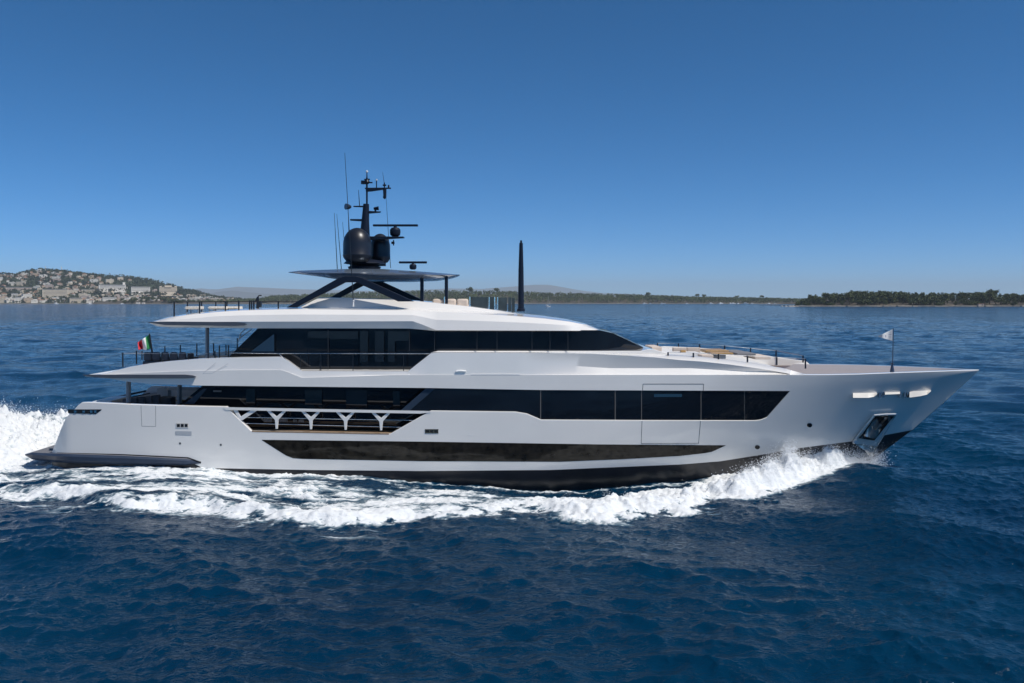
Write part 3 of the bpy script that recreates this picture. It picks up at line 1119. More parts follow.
# ---- mast, domes, radars, aerials
YM = 40.9
def wm(x, y, Y=YM):
    return W(x, y, Y)
u = YM / F
mast = MB()
mast.tube([wm(364.8, 268), wm(364.6, 240), wm(365.3, 222), wm(366.2, 204)], [0.30, 0.26, 0.19, 0.14], n=14)
mast.tube([wm(366.9, 204.2), wm(366.9, 178)], 0.045, n=10)
mast.prism([(wm(366, 0)[0], wm(0, 188.4)[2]), (wm(386, 0)[0], wm(0, 188.4)[2]), (wm(386, 0)[0], wm(0, 189.3)[2]), (wm(372, 0)[0], wm(0, 191.4)[2]), (wm(366, 0)[0], wm(0, 191.8)[2])], YM - 0.06, YM + 0.06)
mast.tube([wm(365, 188.4), wm(391, 188.2)], 0.035, n=8)
mast.tube([wm(353.5, 206.4), wm(366, 206.6)], [0.03, 0.045], n=8)
mast.prism([(wm(368, 0)[0], wm(0, 211)[2]), (wm(381, 0)[0], wm(0, 211.6)[2]), (wm(380, 0)[0], wm(0, 212.6)[2]), (wm(368, 0)[0], wm(0, 213.6)[2])], YM - 0.1, YM + 0.1)
mast.prism([(wm(350.5, 0)[0], wm(0, 219.2)[2]), (wm(364, 0)[0], wm(0, 219.2)[2]), (wm(364, 0)[0], wm(0, 221.4)[2]), (wm(350.5, 0)[0], wm(0, 220.6)[2])], YM - 0.1, YM + 0.1)
mast.prism([(wm(366, 0)[0], wm(0, 236.6)[2]), (wm(404, 0)[0], wm(0, 236.8)[2]), (wm(404, 0)[0], wm(0, 238)[2]), (wm(388, 0)[0], wm(0, 239)[2]), (wm(366, 0)[0], wm(0, 240.5)[2])], YM - 0.2, YM + 0.2)
mast.build("mast", NAVYP, yacht)
mb = MB()
c = wm(366.5, 269)
mb.lathe([(0.75, 0), (0.8, 0.1), (0.55, 0.18), (1.0, 0.26), (0.85, 0.40), (0.4, 0.46)], (c[0] - 0.1, YM, c[2]), n=28, sy=0.8)
mb.build("mast_base", NAVYP, yacht, ang=40)


def dome(xc, y_top, y_bot, rpx, Y):
    r_ = rpx * Y / F
    zt, zb = W(0, y_top, Y)[2], W(0, y_bot, Y)[2]
    h = zt - zb
    prof = [(r_ * 0.55, 0), (r_ * 0.75, 0.02 * h), (r_ * 0.97, 0.14 * h), (r_ * 1.0, 0.19 * h), (r_ * 1.015, 0.20 * h), (r_ * 1.015, 0.225 * h), (r_ * 1.0, 0.235 * h), (r_ * 1.0, 0.52 * h)]
    for i in range(1, 11):
        a = i / 10 * math.pi / 2
        prof.append((max(r_ * math.cos(a), 0.004), 0.52 * h + 0.48 * h * math.sin(a)))
    mb = MB()
    mb.lathe(prof, (W(xc, 0, Y)[0], Y, zb), n=40)
    return mb


dome(357.2, 227.8, 262.5, 14.0, 40.3).build("radome", mat("radome_black", (0.013, 0.015, 0.022), 0.36, coat=0.15), yacht, ang=40)
dome(380.2, 233.6, 263, 10.0, 41.6).build("radome", MATS["radome_black"], yacht, ang=40)
mb = MB()
mb.tube([wm(357.2, 262), wm(357.2, 266)], 0.35, n=16)
mb.build("radome_mount", NAVYP, yacht)
mb = MB()
mb.tube([W(380.2, 262.5, 41.6), W(380.2, 266, 41.6)], 0.28, n=16)
mb.build("radome_mount", NAVYP, yacht)


def radar(xb0, xb1, yb, xp, yp0, yp1, rp, Y):
    mb = MB()
    a, b = W(xb0, yb, Y), W(xb1, yb, Y)
    mb.box(((a[0] + b[0]) / 2, Y, a[2]), (b[0] - a[0], 0.14, 0.10))
    r1 = mb.build("radar_scanner", NAVYP, yacht, smooth=False, bevel=0.02)
    mb = MB()
    c = W(xp, yp1, Y)
    h = W(0, yp0, Y)[2] - c[2]
    r_ = rp * Y / F
    mb.lathe([(r_ * .55, 0), (r_ * .9, 0.12 * h), (r_, 0.35 * h), (r_ * .98, 0.62 * h), (r_ * .7, 0.8 * h), (r_ * .3, 0.86 * h), (r_ * .28, h)], c, n=24)
    mb.build("radar_pedestal", NAVYP, r1)


radar(373, 418, 225.4, 395.2, 225.8, 236.4, 5.4, 41.0)
radar(399, 427, 262.4, 413, 262.8, 269.6, 3.6, 39.8)


def bits():
    mb = MB()
    mb.lathe([(0.02, 0), (0.1, 0.02), (0.14, 0.1), (0.1, 0.2), (0.02, 0.24)], wm(366.9, 181.5 + 2.6), n=16)
    mb.tube([wm(361.5, 182.4), wm(372.5, 182.6)], 0.035, n=8)
    mb.tube([wm(364.2, 179.4), wm(370, 179.2)], 0.03, n=8)
    mb.tube([wm(366.9, 178), wm(366.9, 172.5)], [0.035, 0.02], n=8)
    mb.box(wm(363.4, 182.4), (0.2, 0.2, 0.16))
    mb.build("navigation_light", NAVYP, yacht)
    mb = MB()
    mb.lathe([(0.02, 0), (0.06, 0.03), (0.06, 0.08), (0.01, 0.12)], wm(366.9, 172.8), n=12)
    mb.build("anchor_light", mat("lamp_glass", (0.7, 0.7, 0.7), 0.2), yacht)
    mb = MB()
    mb.lathe([(0.02, 0), (0.045, 0.03), (0.045, 0.08), (0.01, 0.1)], wm(376.5, 181), n=12)
    mb.build("anchor_light", MATS["lamp_glass"], yacht)
    mb = MB()
    mb.tube([wm(376.5, 188), wm(376.5, 180.5)], 0.025, n=8)
    mb.build("light_post", NAVYP, yacht)
    mb = MB()
    mb.tube([wm(384.7, 188), wm(384.9, 197.5)], [0.09, 0.075], n=12)
    mb.lathe([(0.02, 0), (0.08, 0.05), (0.08, 0.13), (0.02, 0.18)], wm(384.6, 197.5 + 1.5), n=14)
    mb.tube([wm(384.4, 188), wm(384.4, 182.6)], 0.03, n=8)
    mb.tube([wm(382.8, 185.2), wm(386.2, 185.2)], 0.04, n=8)
    mb.tube([wm(388.6, 188), wm(388.6, 185)], 0.04, n=8)
    mb.build("camera_housing", NAVYP, yacht)
    mb = MB()
    c = wm(348.6, 206.8)
    mb.tube([(c[0] - 0.11, YM - 0.12, c[2]), (c[0] + 0.02, YM, c[2]), (c[0] + 0.13, YM, c[2])], [0.15, 0.12, 0.05], n=18)
    mb.build("horn", mat("dark_steel", (0.10, 0.12, 0.15), 0.3, metal=0.8), yacht)
    mb = MB()
    mb.tube([wm(375.4, 211.4), wm(375.4, 208.4)], 0.045, n=8)
    mb.tube([wm(373.8, 208.6), wm(378.6, 208.3)], [0.06, 0.1], n=10)
    mb.build("searchlight", NAVYP, yacht)
    mb = MB()
    mb.tube([wm(393.6, 240), wm(393.6, 245.5)], 0.03, n=6)
    mb.tube([wm(391.5, 242.8), wm(394.5, 242.8)], 0.06, n=8)
    mb.build("small_camera", NAVYP, yacht)
    for (x0, y0, x1, y1, Y, r_) in ((344.8, 153, 353.6, 306, 38.2, 0.022), (334.3, 213, 337.3, 269, 40.2, 0.02), (336.8, 214, 341.4, 269, 41.5, 0.02), (342.6, 222, 345.6, 258, 42.2, 0.018), (348.3, 217, 349, 240, 41.8, 0.016), (358.5, 190, 359.6, 206, 41, 0.022), (382.6, 172, 384.4, 184, 41, 0.014), (386, 196, 390.6, 268, 41.6, 0.016)):
        mb = MB()
        mb.tube([W(x1, y1, Y), W((x0 + x1) / 2, (y0 + y1) / 2, Y), W(x0, y0, Y)], [r_, r_ * 0.8, r_ * 0.45], n=6)
        mb.build("whip_aerial", BLACKP, yacht)
    mb = MB()
    mb.tube([W(353.3, 306.6, 38.2), W(353.3, 302, 38.2)], 0.035, n=8)
    mb.tube([W(353.3, 301.5, 38.2), W(353.3, 300, 38.2)], 0.05, n=8)
    mb.build("aerial_socket", WHITE2, yacht)


bits()
# tall black signal post on the forward roof
mb = MB()
mb.tube([W(521, 311.5, 40.2), W(521, 308.8, 40.2), W(521, 308.5, 40.2), W(521, 270, 40.2), W(521.1, 243, 40.2)], [0.20, 0.19, 0.145, 0.125, 0.085], n=18)
mb.tube([W(521.1, 243, 40.2), W(521.1, 240.4, 40.2)], 0.05, n=10)
mb.build("signal_mast", NAVYP, yacht)

# ---- sundeck: rails, windscreens, seats
RAILZ = W(0, 302.3, 38.0)[2]
def posts(lst, Y, r_=0.028, name="rail_post"):
    for (x, y0, y1) in lst:
        mb = MB()
        mb.tube([W(x, y0, Y), W(x, y1, Y)], r_, n=8)
        mb.build(name, BLACKP, yacht)
posts([(174.2, 301.5, 318), (199.6, 301.5, 315.5), (225.4, 301.5, 312.8), (238.8, 300.5, 312), (249.6, 300.5, 311), (251.6, 300.5, 311), (253.8, 300.5, 311), (278.3, 301.3, 309)], 38.3, 0.035)
posts([(187.4, 301.5, 312), (201.6, 301.3, 312), (215.8, 301.2, 311), (227, 301.2, 311)], 43.2, 0.035)
mb = MB()
mb.tube([W(174, 301.9, 38.3), W(280, 301.3, 38.3)], 0.018, n=6)
mb.build("sundeck_rail", BLACKP, yacht)
mb = MB()
mb.tube([W(187, 301.9, 43.2), W(252, 301.5, 43.2), W(300, 301.4, 43.2)], 0.018, n=6)
mb.build("sundeck_rail", BLACKP, yacht)
# windscreen panels forward of the sundeck seats
SCR = mat("smoked_windscreen", (0.04, 0.05, 0.055), 0.05, var=0.2)
for (xa, xb, ya, yb, Y) in ((471, 488, 297, 309, 40.3), (489.5, 495, 297, 310, 39.6), (498, 507, 297.6, 310.8, 42.0), (508.2, 511.4, 297.6, 311.6, 39.8), (511.8, 514.8, 297.8, 312, 41.0)):
    mb = MB()
    mb.ppx([(xa, ya), (xa, yb), (xb, yb), (xb, ya)], Y, 0.03)
    q = mb.build("windscreen_panel", SCR, yacht, smooth=False)
posts([(469.8, 296.8, 307.5), (489.2, 297, 309.4), (494.6, 297, 310), (497.6, 297, 310.4)], 39.4, 0.03, "windscreen_post")
for o in [q for q in COL.objects if q.name.startswith("windscreen_post")]:
    o.data.materials[0] = CHROME
mb = MB()
mb.tube([W(444.5, 296.8, 39), W(444.5, 304.5, 39)], 0.03, n=8)
mb.build("windscreen_post", CHROME, yacht)

# ---- rails of the aft upper deck
posts([(122.8, 352.5, 367), (136.5, 350.6, 364), (162.3, 353, 362.5), (188, 353, 361), (215, 351, 359.5), (219.4, 345.5, 359), (228.5, 345, 357.6)], 37.7, 0.032)
posts([(142, 351, 360), (164.9, 346.3, 358), (180.4, 344.8, 357), (196.8, 343.4, 356), (213.6, 343.2, 356), (226, 344.6, 355), (237.3, 338, 352)], 43.6, 0.032)
mb = MB()
mb.tube([W(122.8, 353, 37.7), W(162, 353.6, 37.7), W(230, 352.8, 37.7)], 0.012, n=6)
mb.build("aft_deck_rail", CHROME, yacht)
# sloping stair handrail below the roof
mb = MB()
mb.tube([W(237.4, 344, 40), W(241, 333, 40), W(246, 328.5, 40)], 0.02, n=6)
mb.tube([W(238.6, 339, 40.2), W(252, 329, 40.2)], 0.02, n=6)
mb.build("stair_handrail", CHROME, yacht)

# ---- foredeck rails
nearp = [(668, 352.2, 356.5), (693.3, 352.8, 358), (718.4, 354.0, 359.6), (747.4, 355.6, 361.6), (776.7, 357, 364.5), (805.4, 358.7, 368)]
farp = [(657.4, 343.0, 346.2), (678.4, 343.4, 346.6), (699.6, 344.2, 348.6), (724.6, 345.6, 350.4), (750.5, 348, 353), (776.0, 350.4, 356.4), (803, 355.6, 361)]
Yn = [37.55, 37.55, 37.6, 37.7, 37.9, 38.2]
Yf = [44.2, 44.2, 44.2, 44.1, 44.0, 43.9, 43.2]
for (x, a, b), Y in zip(nearp, Yn):
    mb = MB()
    mb.box(((x - CX) * Y / F, Y, (W(0, a, Y)[2] + W(0, b + .6, Y)[2]) / 2), (0.06, 0.06, W(0, a, Y)[2] - W(0, b + .6, Y)[2]))
    mb.build("foredeck_rail_post", NAVYP, yacht, smooth=False)
for (x, a, b), Y in zip(farp, Yf):
    mb = MB()
    mb.box(((x - CX) * Y / F, Y, (W(0, a, Y)[2] + W(0, b + 1.5, Y)[2]) / 2), (0.06, 0.06, W(0, a, Y)[2] - W(0, b + 1.5, Y)[2]))
    mb.build("foredeck_rail_post", NAVYP, yacht, smooth=False)
for P_, YY in ((nearp, Yn), (farp, Yf)):
    mb = MB()
    mb.tube([W(x, a + .15, Y) for (x, a, b), Y in zip(P_, YY)] , 0.014, n=6)
    mb.build("foredeck_rail", CHROME, yacht)

# ---- bow fittings
mb = MB()
patch(mb, [(853, 393.2), (877, 392.6)], [(853, 397.8), (868, 397.8), (874, 396.8), (877, 394.4)], 853, 877, off=0.012, thick=0.05, nv=2, step=2, tilt=0.27)
mb.build("bow_fairlead", mat("steel_painted_glare", (0.62, 0.59, 0.54), 0.3), yacht)  # pale non-metal colour carries the sun glare of polished steel
mb = MB()
patch(mb, [(884.5, 392.4), (900, 391.8)], [(884.5, 394.6), (900, 394.0)], 885, 900, off=0.012, thick=0.05, nv=2, step=2, tilt=0.16)
mb.build("bow_fairlead", MATS["steel_painted_glare"], yacht)
mb = MB()
patch(mb, [(909.5, 392.0), (914, 391.0), (931, 390.2)], [(909.5, 397.6), (920, 396.2), (927, 394.6), (931, 391.4)], 909.5, 931, off=0.012, thick=0.05, nv=2, step=2, tilt=0.27)
mb.build("bow_fairlead", mat("steel_painted_glare", (0.62, 0.59, 0.54), 0.3), yacht)
for xa, xb in ((879, 881.2), (883, 884.5), (899.5, 901.5), (904.2, 905.8), (907, 908.8)):
    mb = MB()
    patch(mb, [(xa, 392.4), (xb, 392.2)], [(xa, 397.6), (xb, 397.2)], xa, xb, off=0.014, thick=0.05, nv=1, step=1, tilt=0.16)
    mb.build("fairlead_roller", mat("dark_steel_bright", (0.13, 0.13, 0.14), 0.2, metal=0.9), yacht)
# anchor pocket
mb = MB()
PT = [(852.5, 441), (874, 414.6), (897, 413.4)]
PB_ = [(852.5, 443.4), (876, 446), (897, 414.4)]
patch(mb, PT, PB_, 852.5, 897, off=0.05, thick=0.1, nv=3, step=2, tilt=0.22)
pk = mb.build("anchor_pocket", mat("pocket_frame_steel", (0.72, 0.71, 0.68), 0.25, metal=0.35), yacht, ang=15)
mb = MB()
fr = []
for (x_, y_) in ((853.5, 442), (859, 434.6), (866.5, 425), (874.2, 415.2), (885, 414.4), (896, 413.8), (890, 423.8), (883.5, 435), (877, 445.6)):
    fx, fy, fz = surf(x_, y_, -0.2)
    fr.append((float(fx), float(fy), float(fz)))
mb.tube(fr + [fr[0]], 0.045, n=8)
mb.build("pocket_rim", mat("rim_steel", (0.80, 0.78, 0.74), 0.22, metal=0.5), pk)
mb = MB()
patch(mb, [(859, 437.2), (875.5, 416.4), (894, 415.4)], [(859, 438.4), (874.5, 440.5), (894, 416.2)], 859, 894, off=0.09, thick=0.03, nv=3, step=2, tilt=0.2)
mb.build("pocket_recess", mat("pocket_dark", (0.03, 0.032, 0.035), 0.18, metal=0.7), pk)
mb = MB()
patch(mb, [(864, 434), (873, 421), (877, 419.0), (882, 425)], [(864, 436), (872, 438.4), (877, 438), (882, 425.6)], 864, 882, off=0.13, thick=0.05, nv=2, step=1.5, tilt=0.25)
patch(mb, [(876, 427), (884.6, 417.2)], [(876, 430.5), (888.5, 417.0)], 876, 888, off=0.15, thick=0.05, nv=2, step=1.5, tilt=0.25)
mb.build("anchor", mat("anchor_steel", (0.36, 0.38, 0.38), 0.25, metal=0.9), pk, ang=20)
mb = MB()
patch(mb, [(856, 441.4), (878, 442.6)], [(858, 445.8), (864, 450), (869, 455.5), (873, 456), (878, 446.5)], 856, 878, off=0.055, thick=0.1, nv=4, step=1.5, tilt=0.3)
mb.build("anchor_chafe_plate", mat("plate_steel", (0.60, 0.56, 0.50), 0.25, metal=0.5, bump=0.4, bscale=3.5), yacht, ang=15)
# port holes, vents, fairlead
for (x, y, r_) in ((809.6, 425.2, 2.7), (757.4, 447.2, 2.6)):
    mb = MB()
    t = np.linspace(0, math.pi, 13)
    patch(mb, [(x - r_ * math.cos(a), y - 0.78 * r_ * math.sin(a)) for a in t], [(x - r_ * math.cos(a), y + 0.78 * r_ * math.sin(a)) for a in t], x - r_, x + r_, off=0.012, thick=0.04, nv=2, step=1)
    mb.build("porthole", GLASS, yacht)
mb = MB()
patch(mb, [(68, 409.4), (101.5, 409.4)], [(68, 413.2), (96, 414), (101.5, 410)], 68, 101.5, off=0.012, thick=0.05, nv=2, step=3)
sf = mb.build("stern_fairlead", mat("dark_fitting", (0.03, 0.032, 0.036), 0.25, metal=0.5), yacht)
for xa in (74, 82.5, 90, 94):
    mb = MB()
    patch(mb, [(xa, 410.4), (xa + 2.4, 410.4)], [(xa, 412.8), (xa + 2.4, 412.8)], xa, xa + 2.4, off=0.03, thick=0.04, nv=1, step=1)
    mb.build("roller", CHROME, sf)
for (x0, y0, x1, y1, m) in ((176, 423, 188.4, 428, MATS["steel_painted_glare"]), (425, 429.2, 438.4, 433.4, BRASS)):
    mb = MB()
    patch(mb, [(x0, y0), (x1, y0)], [(x0, y1), (x1, y1)], x0, x1, off=0.015, thick=0.05, nv=1, step=3)
    v = mb.build("mooring_port", m, yacht)
    mb = MB()
    wd_ = (x1 - x0) / 3
    for k in range(3):
        xa = x0 + 0.9 + k * (wd_ - 0.25)
        patch(mb, [(xa, y0 + 1), (xa + wd_ - 1.2, y0 + 1)], [(xa, y1 - 1), (xa + wd_ - 1.2, y1 - 1)], xa, xa + wd_ - 1.2, off=0.022, thick=0.03, nv=1, step=2)
    mb.build("mooring_opening", MATS["dark_fitting"], v)
mb = MB()
patch(mb, [(175, 431.0), (192, 431.4)], [(175, 434.6), (192, 435.2)], 175.5, 191.6, off=0.012, thick=0.04, nv=1, step=3)
mb.build("step_recess", mat("vent_grey", (0.42, 0.44, 0.46), 0.4), yacht)
for (x, y) in ((180, 443.4), (220.8, 444.8)):
    mb = MB()
    patch(mb, [(x - .9, y - .9), (x + .9, y - .9)], [(x - .9, y + .9), (x + .9, y + .9)], x - .9, x + .9, off=0.01, thick=0.03, nv=1, step=1)
    mb.build("drain", SEAM, yacht)
mb = MB()
c = [W(x, y, 37.0) for x, y in ((456, 371.6), (460, 371.0), (466, 371.4))]
mb.tube(c, [0.03, 0.045, 0.03], n=10)
mb.build("side_light", mat("lamp_white", (0.85, 0.85, 0.82), 0.3), yacht)
mb = MB()
patch(mb, [(471, 374.2), (520, 374.2)], [(471, 375.0), (520, 375.0)], 471, 520, off=0.006, thick=0.05, nv=1)  # white strip paints the sunlit highlight along the moulding's edge
patch(mb, [(468, 434.9), (473.5, 434.9)], [(468, 435.3), (473.5, 435.3)], 468, 473.5, off=0.008, thick=0.02, nv=1)
mb.build("highlight_and_dash", WHITE2, yacht)
# ---- stern platform and its side sponson
mb = MB()
xs = stations(25, 201, [(32, 0), (55, 0), (188, 0)], step=8)
tp = pl([(25, 454.2), (30, 452.4), (55, 453.4), (120, 455.6), (188, 459.0), (201, 462.6)])(xs)
bt = pl([(25, 455.4), (28, 458), (35, 460.2), (55, 462.4), (120, 464.4), (188, 465.4), (201, 463.6)])(xs)
ins = -0.26 + 0.27 * np.clip((xs - 185) / 16, 0, 1) + 0.35 * np.clip((36 - xs) / 11, 0, 1) ** 2
def prow(py, k):
    return surf(xs, py, ins + k)
p0, p1, p2, p3 = prow(bt, 0.14), prow(bt * 0.75 + tp * .25, 0), prow(tp * .7 + bt * .3, 0), prow(tp, 0.12)
loft(mb, xs, [row_c(p0, p0[2]), p0, p1, p2, p3, row_c(p3, p3[2])], [0, 0, 0, 0, 1])
mb.build("swim_platform", [SPONG, mat("platform_deck", (0.16, 0.16, 0.17), 0.6)], yacht, ang=30)
mb = MB()
patch(mb, [(58, 452.6), (120, 454.0), (188, 457.2), (200, 461.5)], [(58, 458), (188, 461), (200, 463.5)], 57, 201, off=0.008, thick=0.03, nv=2)
mb.build("sponson_recess", ANTIFOUL, yacht)
# far bulwark/engine room block under the stern
mb = MB()
mb.ppx([(54, 461), (54, 470), (75, 476), (75, 461)], 38.2, 5.4)
mb.build("transom_foot", ANTIFOUL, yacht, smooth=False)

# ------------------------------------------------------------------ loose things on the yacht
def sofa(name, label, cat, pts, seat, m, back_y=None, group=None):
    pass


def cush(mb, x0, x1, z0, z1, y0, y1):
    mb.box(((x0 + x1) / 2, (y0 + y1) / 2, (z0 + z1) / 2), (x1 - x0, y1 - y0, z1 - z0))


def seat_thing(name, label, cat, px0, px1, pyt, pyb, Y, depth, m, nback, mbase, group=None, zbase=None):
    x0, _, zt = W(px0, pyt, Y)
    x1, _, zb = W(px1, pyb, Y)
    if zbase is not None:
        zb = zbase
    t = thing(name, label, cat, ((x0 + x1) / 2, Y + depth / 2, zb), group)
    h = zt - zb
    mb = MB()
    mb.box(((x0 + x1) / 2, Y + depth / 2, zb + 0.2 * h), (x1 - x0, depth, 0.4 * h))
    mb.build("base", mbase, t, smooth=False, bevel=0.03)
    wv = (x1 - x0) / nback
    for k in range(nback):
        mb = MB()
        cush(mb, x0 + k * wv + 0.012, x0 + (k + 1) * wv - 0.012, zb + 0.41 * h, zb + 0.62 * h, Y + 0.2, Y + depth - 0.05)
        mb.build("seat_cushion", m, t, bevel=0.05)
        mb = MB()
        cush(mb, x0 + k * wv + 0.012, x0 + (k + 1) * wv - 0.012, zb + 0.41 * h, zb + h, Y, Y + 0.19)
        mb.build("back_cushion", m, t, bevel=0.09)
    return t


seat_thing("sofa", "long charcoal sofa on the open aft end of the upper deck", "sofa", 142.5, 186, 352.2, 366, 39.0, 1.0, CUSHD, 5, CUSHD, zbase=4.98)
seat_thing("armchair", "small charcoal armchair just forward of the upper deck sofa", "armchair", 187.5, 193.5, 352.8, 366, 39.6, 0.9, CUSHD, 1, CUSHD, zbase=4.98)
seat_thing("bench", "long ivory bench beside the grey column on the upper deck", "bench", 197, 228, 355.6, 366, 40.0, 0.8, CUSHL, 3, WHITE2, zbase=4.98)
# main aft deck: sloping run of dark backrests seen over the gunwale
t = thing("sectional_sofa", "dark sectional sofa on the lower aft deck behind the grey column", "sofa", (W(140, 405, 39.5)[0], 39.8, 2.28))
for k in range(5):
    xa, xb = 122 + k * 7.4, 129 + k * 7.4
    ya = 398.5 - k * 0.9
    mb = MB()
    mb.ppx([(xa, ya + 0.6), (xa, 412), (xb, 412), (xb, ya)], 38.4 + 0.15 * k, 0.28)
    mb.build("back_cushion", CUSHD, t, smooth=False, bevel=0.05)
mb = MB()
a, b = W(108, 403, 38.5), W(172, 403, 38.5)
mb.box(((a[0] + b[0]) / 2, 39.5, 2.5), (b[0] - a[0], 1.6, 0.42))
mb.build("base", CUSHG, t, smooth=False, bevel=0.03)
mb = MB()
mb.ppx([(158, 397), (158, 410), (171, 410), (171, 398)], 39.6, 0.6)
mb.build("seat_cushion", CUSHD, t, smooth=False, bevel=0.05)
# slanting port side bulwark rail / stern glass seen across the cockpit
mb = MB()
mb.tube([W(104, 399.6, 43.8), W(146, 391.0, 43.8)], 0.05, n=8)
mb.tube([W(108, 402, 43.6), W(150, 393.2, 43.6)], 0.03, n=8)
mb.build("cockpit_handrail", BLACKP, yacht)
mb = MB()
mb.ppx([(91, 401.8), (91, 410), (110, 410), (112, 400.4), (98, 400.2)], 40.2, 2.0)
mb.build("stern_locker", WHITE2, yacht, smooth=False, bevel=0.04)
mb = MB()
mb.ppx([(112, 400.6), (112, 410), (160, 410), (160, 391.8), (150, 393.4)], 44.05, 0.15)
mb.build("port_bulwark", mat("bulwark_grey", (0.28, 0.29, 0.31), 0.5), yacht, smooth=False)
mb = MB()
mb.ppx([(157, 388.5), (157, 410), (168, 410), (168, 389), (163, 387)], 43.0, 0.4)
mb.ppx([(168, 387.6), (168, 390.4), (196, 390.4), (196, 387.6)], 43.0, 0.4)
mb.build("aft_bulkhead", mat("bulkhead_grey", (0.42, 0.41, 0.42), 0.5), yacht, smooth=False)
t = thing("dining_table", "wooden dining table on the aft deck close to the saloon door", "table", (W(181, 405, 41.5)[0], 41.5, 2.28))
zt = W(0, 398.6, 41.5)[2]
mb = MB()
mb.box((W(181, 0, 41.5)[0], 41.5, zt), (1.5, 1.6, 0.07))
mb.build("tabletop", WOOD, t, smooth=False, bevel=0.02)
mb = MB()
mb.tube([(W(181, 0, 41.5)[0], 41.5, 2.29), (W(181, 0, 41.5)[0], 41.5, zt - 0.03)], 0.12, n=14)
mb.build("pedestal", GREYM, t)

# sundeck loungers
def lounger(px0, px1, pyt, label, Y):
    zb = W(0, 312.6, Y)[2]
    x0, _, zt = W(px0, pyt, Y)
    x1 = W(px1, pyt, Y)[0]
    t = thing("sun_chair", label, "sun chair", ((x0 + x1) / 2, Y + 0.4, zb), "pale wicker seats at the sundeck's aft rail")
    mb = MB()
    mb.box(((x0 + x1) / 2, Y + 0.05, (zt + zb) / 2 + .1), (x1 - x0, 0.1, zt - zb - .2), taper=1.0)
    mb.build("backrest", WICKER, t, smooth=False, bevel=0.03)
    mb = MB()
    mb.box(((x0 + x1) / 2, Y + 0.42, zb + 0.22), (x1 - x0, 0.62, 0.14))
    mb.build("seat", WICKER, t, smooth=False, bevel=0.03)
    for sx in (x0 + .06, x1 - .06):
        for sy in (Y + .1, Y + .68):
            mb = MB()
            mb.tube([(sx, sy, zb - 0.25), (sx, sy, zb + 0.16)], 0.025, n=6)
            mb.build("leg", GREYM, t)
lounger(184.2, 198.6, 307.9, "pale wicker sun chair nearest the aft end of the sundeck rail", 40.0)
lounger(207.6, 224.6, 307.0, "widest pale wicker sun chair in the middle of the sundeck row", 40.0)
lounger(226.4, 238.0, 307.0, "greyish wicker sun chair farthest forward in the sundeck row", 40.4)
# folded crane / shower post beside the rail
t = MB()
t.tube([W(257.6, 309, 41.5), W(257.8, 297.2, 41.5)], [0.07, 0.06], n=10)
t.tube([W(255, 302, 41.5), W(257.4, 297.5, 41.5), W(259, 295.6, 41.5), W(261.5, 295.4, 41.5)], 0.03, n=8)
t.box(W(259.5, 304, 41.5), (0.18, 0.2, 0.3))
tag(t.build("shower_post", BLACKP, origin=W(257.6, 309, 41.5)), "small black shower post with curved head on the sundeck", "shower post")
# sundeck sofa under the hardtop
seat_thing("sofa", "pale sofa under the grey hardtop on the sundeck", "sofa", 432, 468.5, 298.8, 312, 39.6, 0.9, CUSHL, 3, WHITE2, zbase=7.45)

# foredeck lounge
ZF = 5.22
def block(name, label, cat, parts, group=None):
    ax = parts[0]
    t = thing(name, label, cat, W(ax[1], ax[4], ax[5]), group)
    for (pn, x0, y0, x1, y1, Y, dp, m) in parts:
        mb = MB()
        mb.ppx([(x0, y0), (x0, y1), (x1, y1), (x1, y0)], Y, dp)
        mb.build(pn, m, t, smooth=False, bevel=0.03)
    return t
mb = MB()
mb.ppx([(651, 355.5), (651, 347.6), (664, 346.2), (695, 347.6), (730, 349.8), (752, 353), (778, 357.4), (806, 361), (812, 366), (700, 366)], 43.9, 0.12)
mb.build("foredeck_coaming", WHITE, yacht, smooth=False, bevel=0.03)
block("sunpad", "beige curved sunpad right in front of the wheelhouse windshield", "sunpad", [("base", 651.5, 351.4, 662, 357.5, 40.4, 2.2, WHITE2), ("cushion", 651.6, 346.9, 662, 351.3, 40.5, 2.0, CUSHL)])
block("sofa", "white foredeck sofa with beige cushions and a brown pillow", "sofa", [("base", 664, 352.6, 700, 358, 39.6, 1.0, WHITE2), ("backrest", 673, 347.4, 686.5, 352.4, 40.8, 0.25, CUSHL), ("pillow", 681, 350.2, 686, 353.2, 39.8, 0.3, WOOD), ("backrest", 687.2, 347.6, 700.4, 352.6, 40.9, 0.3, CUSHL)])
tt_ = block("coffee_table", "square wooden table in the middle of the foredeck lounge", "table", [("tabletop", 705.5, 350.4, 729, 353.0, 40.2, 1.6, WOOD), ("pedestal", 713, 353.0, 722, 358.6, 40.9, 0.4, GREYM)])
block("side_table", "low wooden table with dark edge nearer the camera than the square one", "table", [("tabletop", 711, 352.7, 733.5, 354.4, 39.0, 0.9, WOOD), ("pedestal", 720, 354.4, 726, 359, 39.2, 0.4, GREYM)])
block("pouf", "low beige pouf on the near side of the foredeck table", "pouf", [("cushion", 701.5, 355.0, 713.5, 358.6, 38.6, 0.8, CUSHL)])
block("sunpad", "dark grey sunpad on the foredeck forward of the wooden table", "sunpad", [("cushion", 730, 351.2, 745, 354.6, 41.6, 1.4, CUSHG), ("headrest", 737, 353.2, 756, 355.6, 39.6, 1.5, CUSHG)])
block("sunpad", "pale beige sunpad at the forward end of the foredeck lounge", "sunpad", [("cushion", 755, 356.4, 771, 359.5, 39.6, 2.0, CUSHL)])

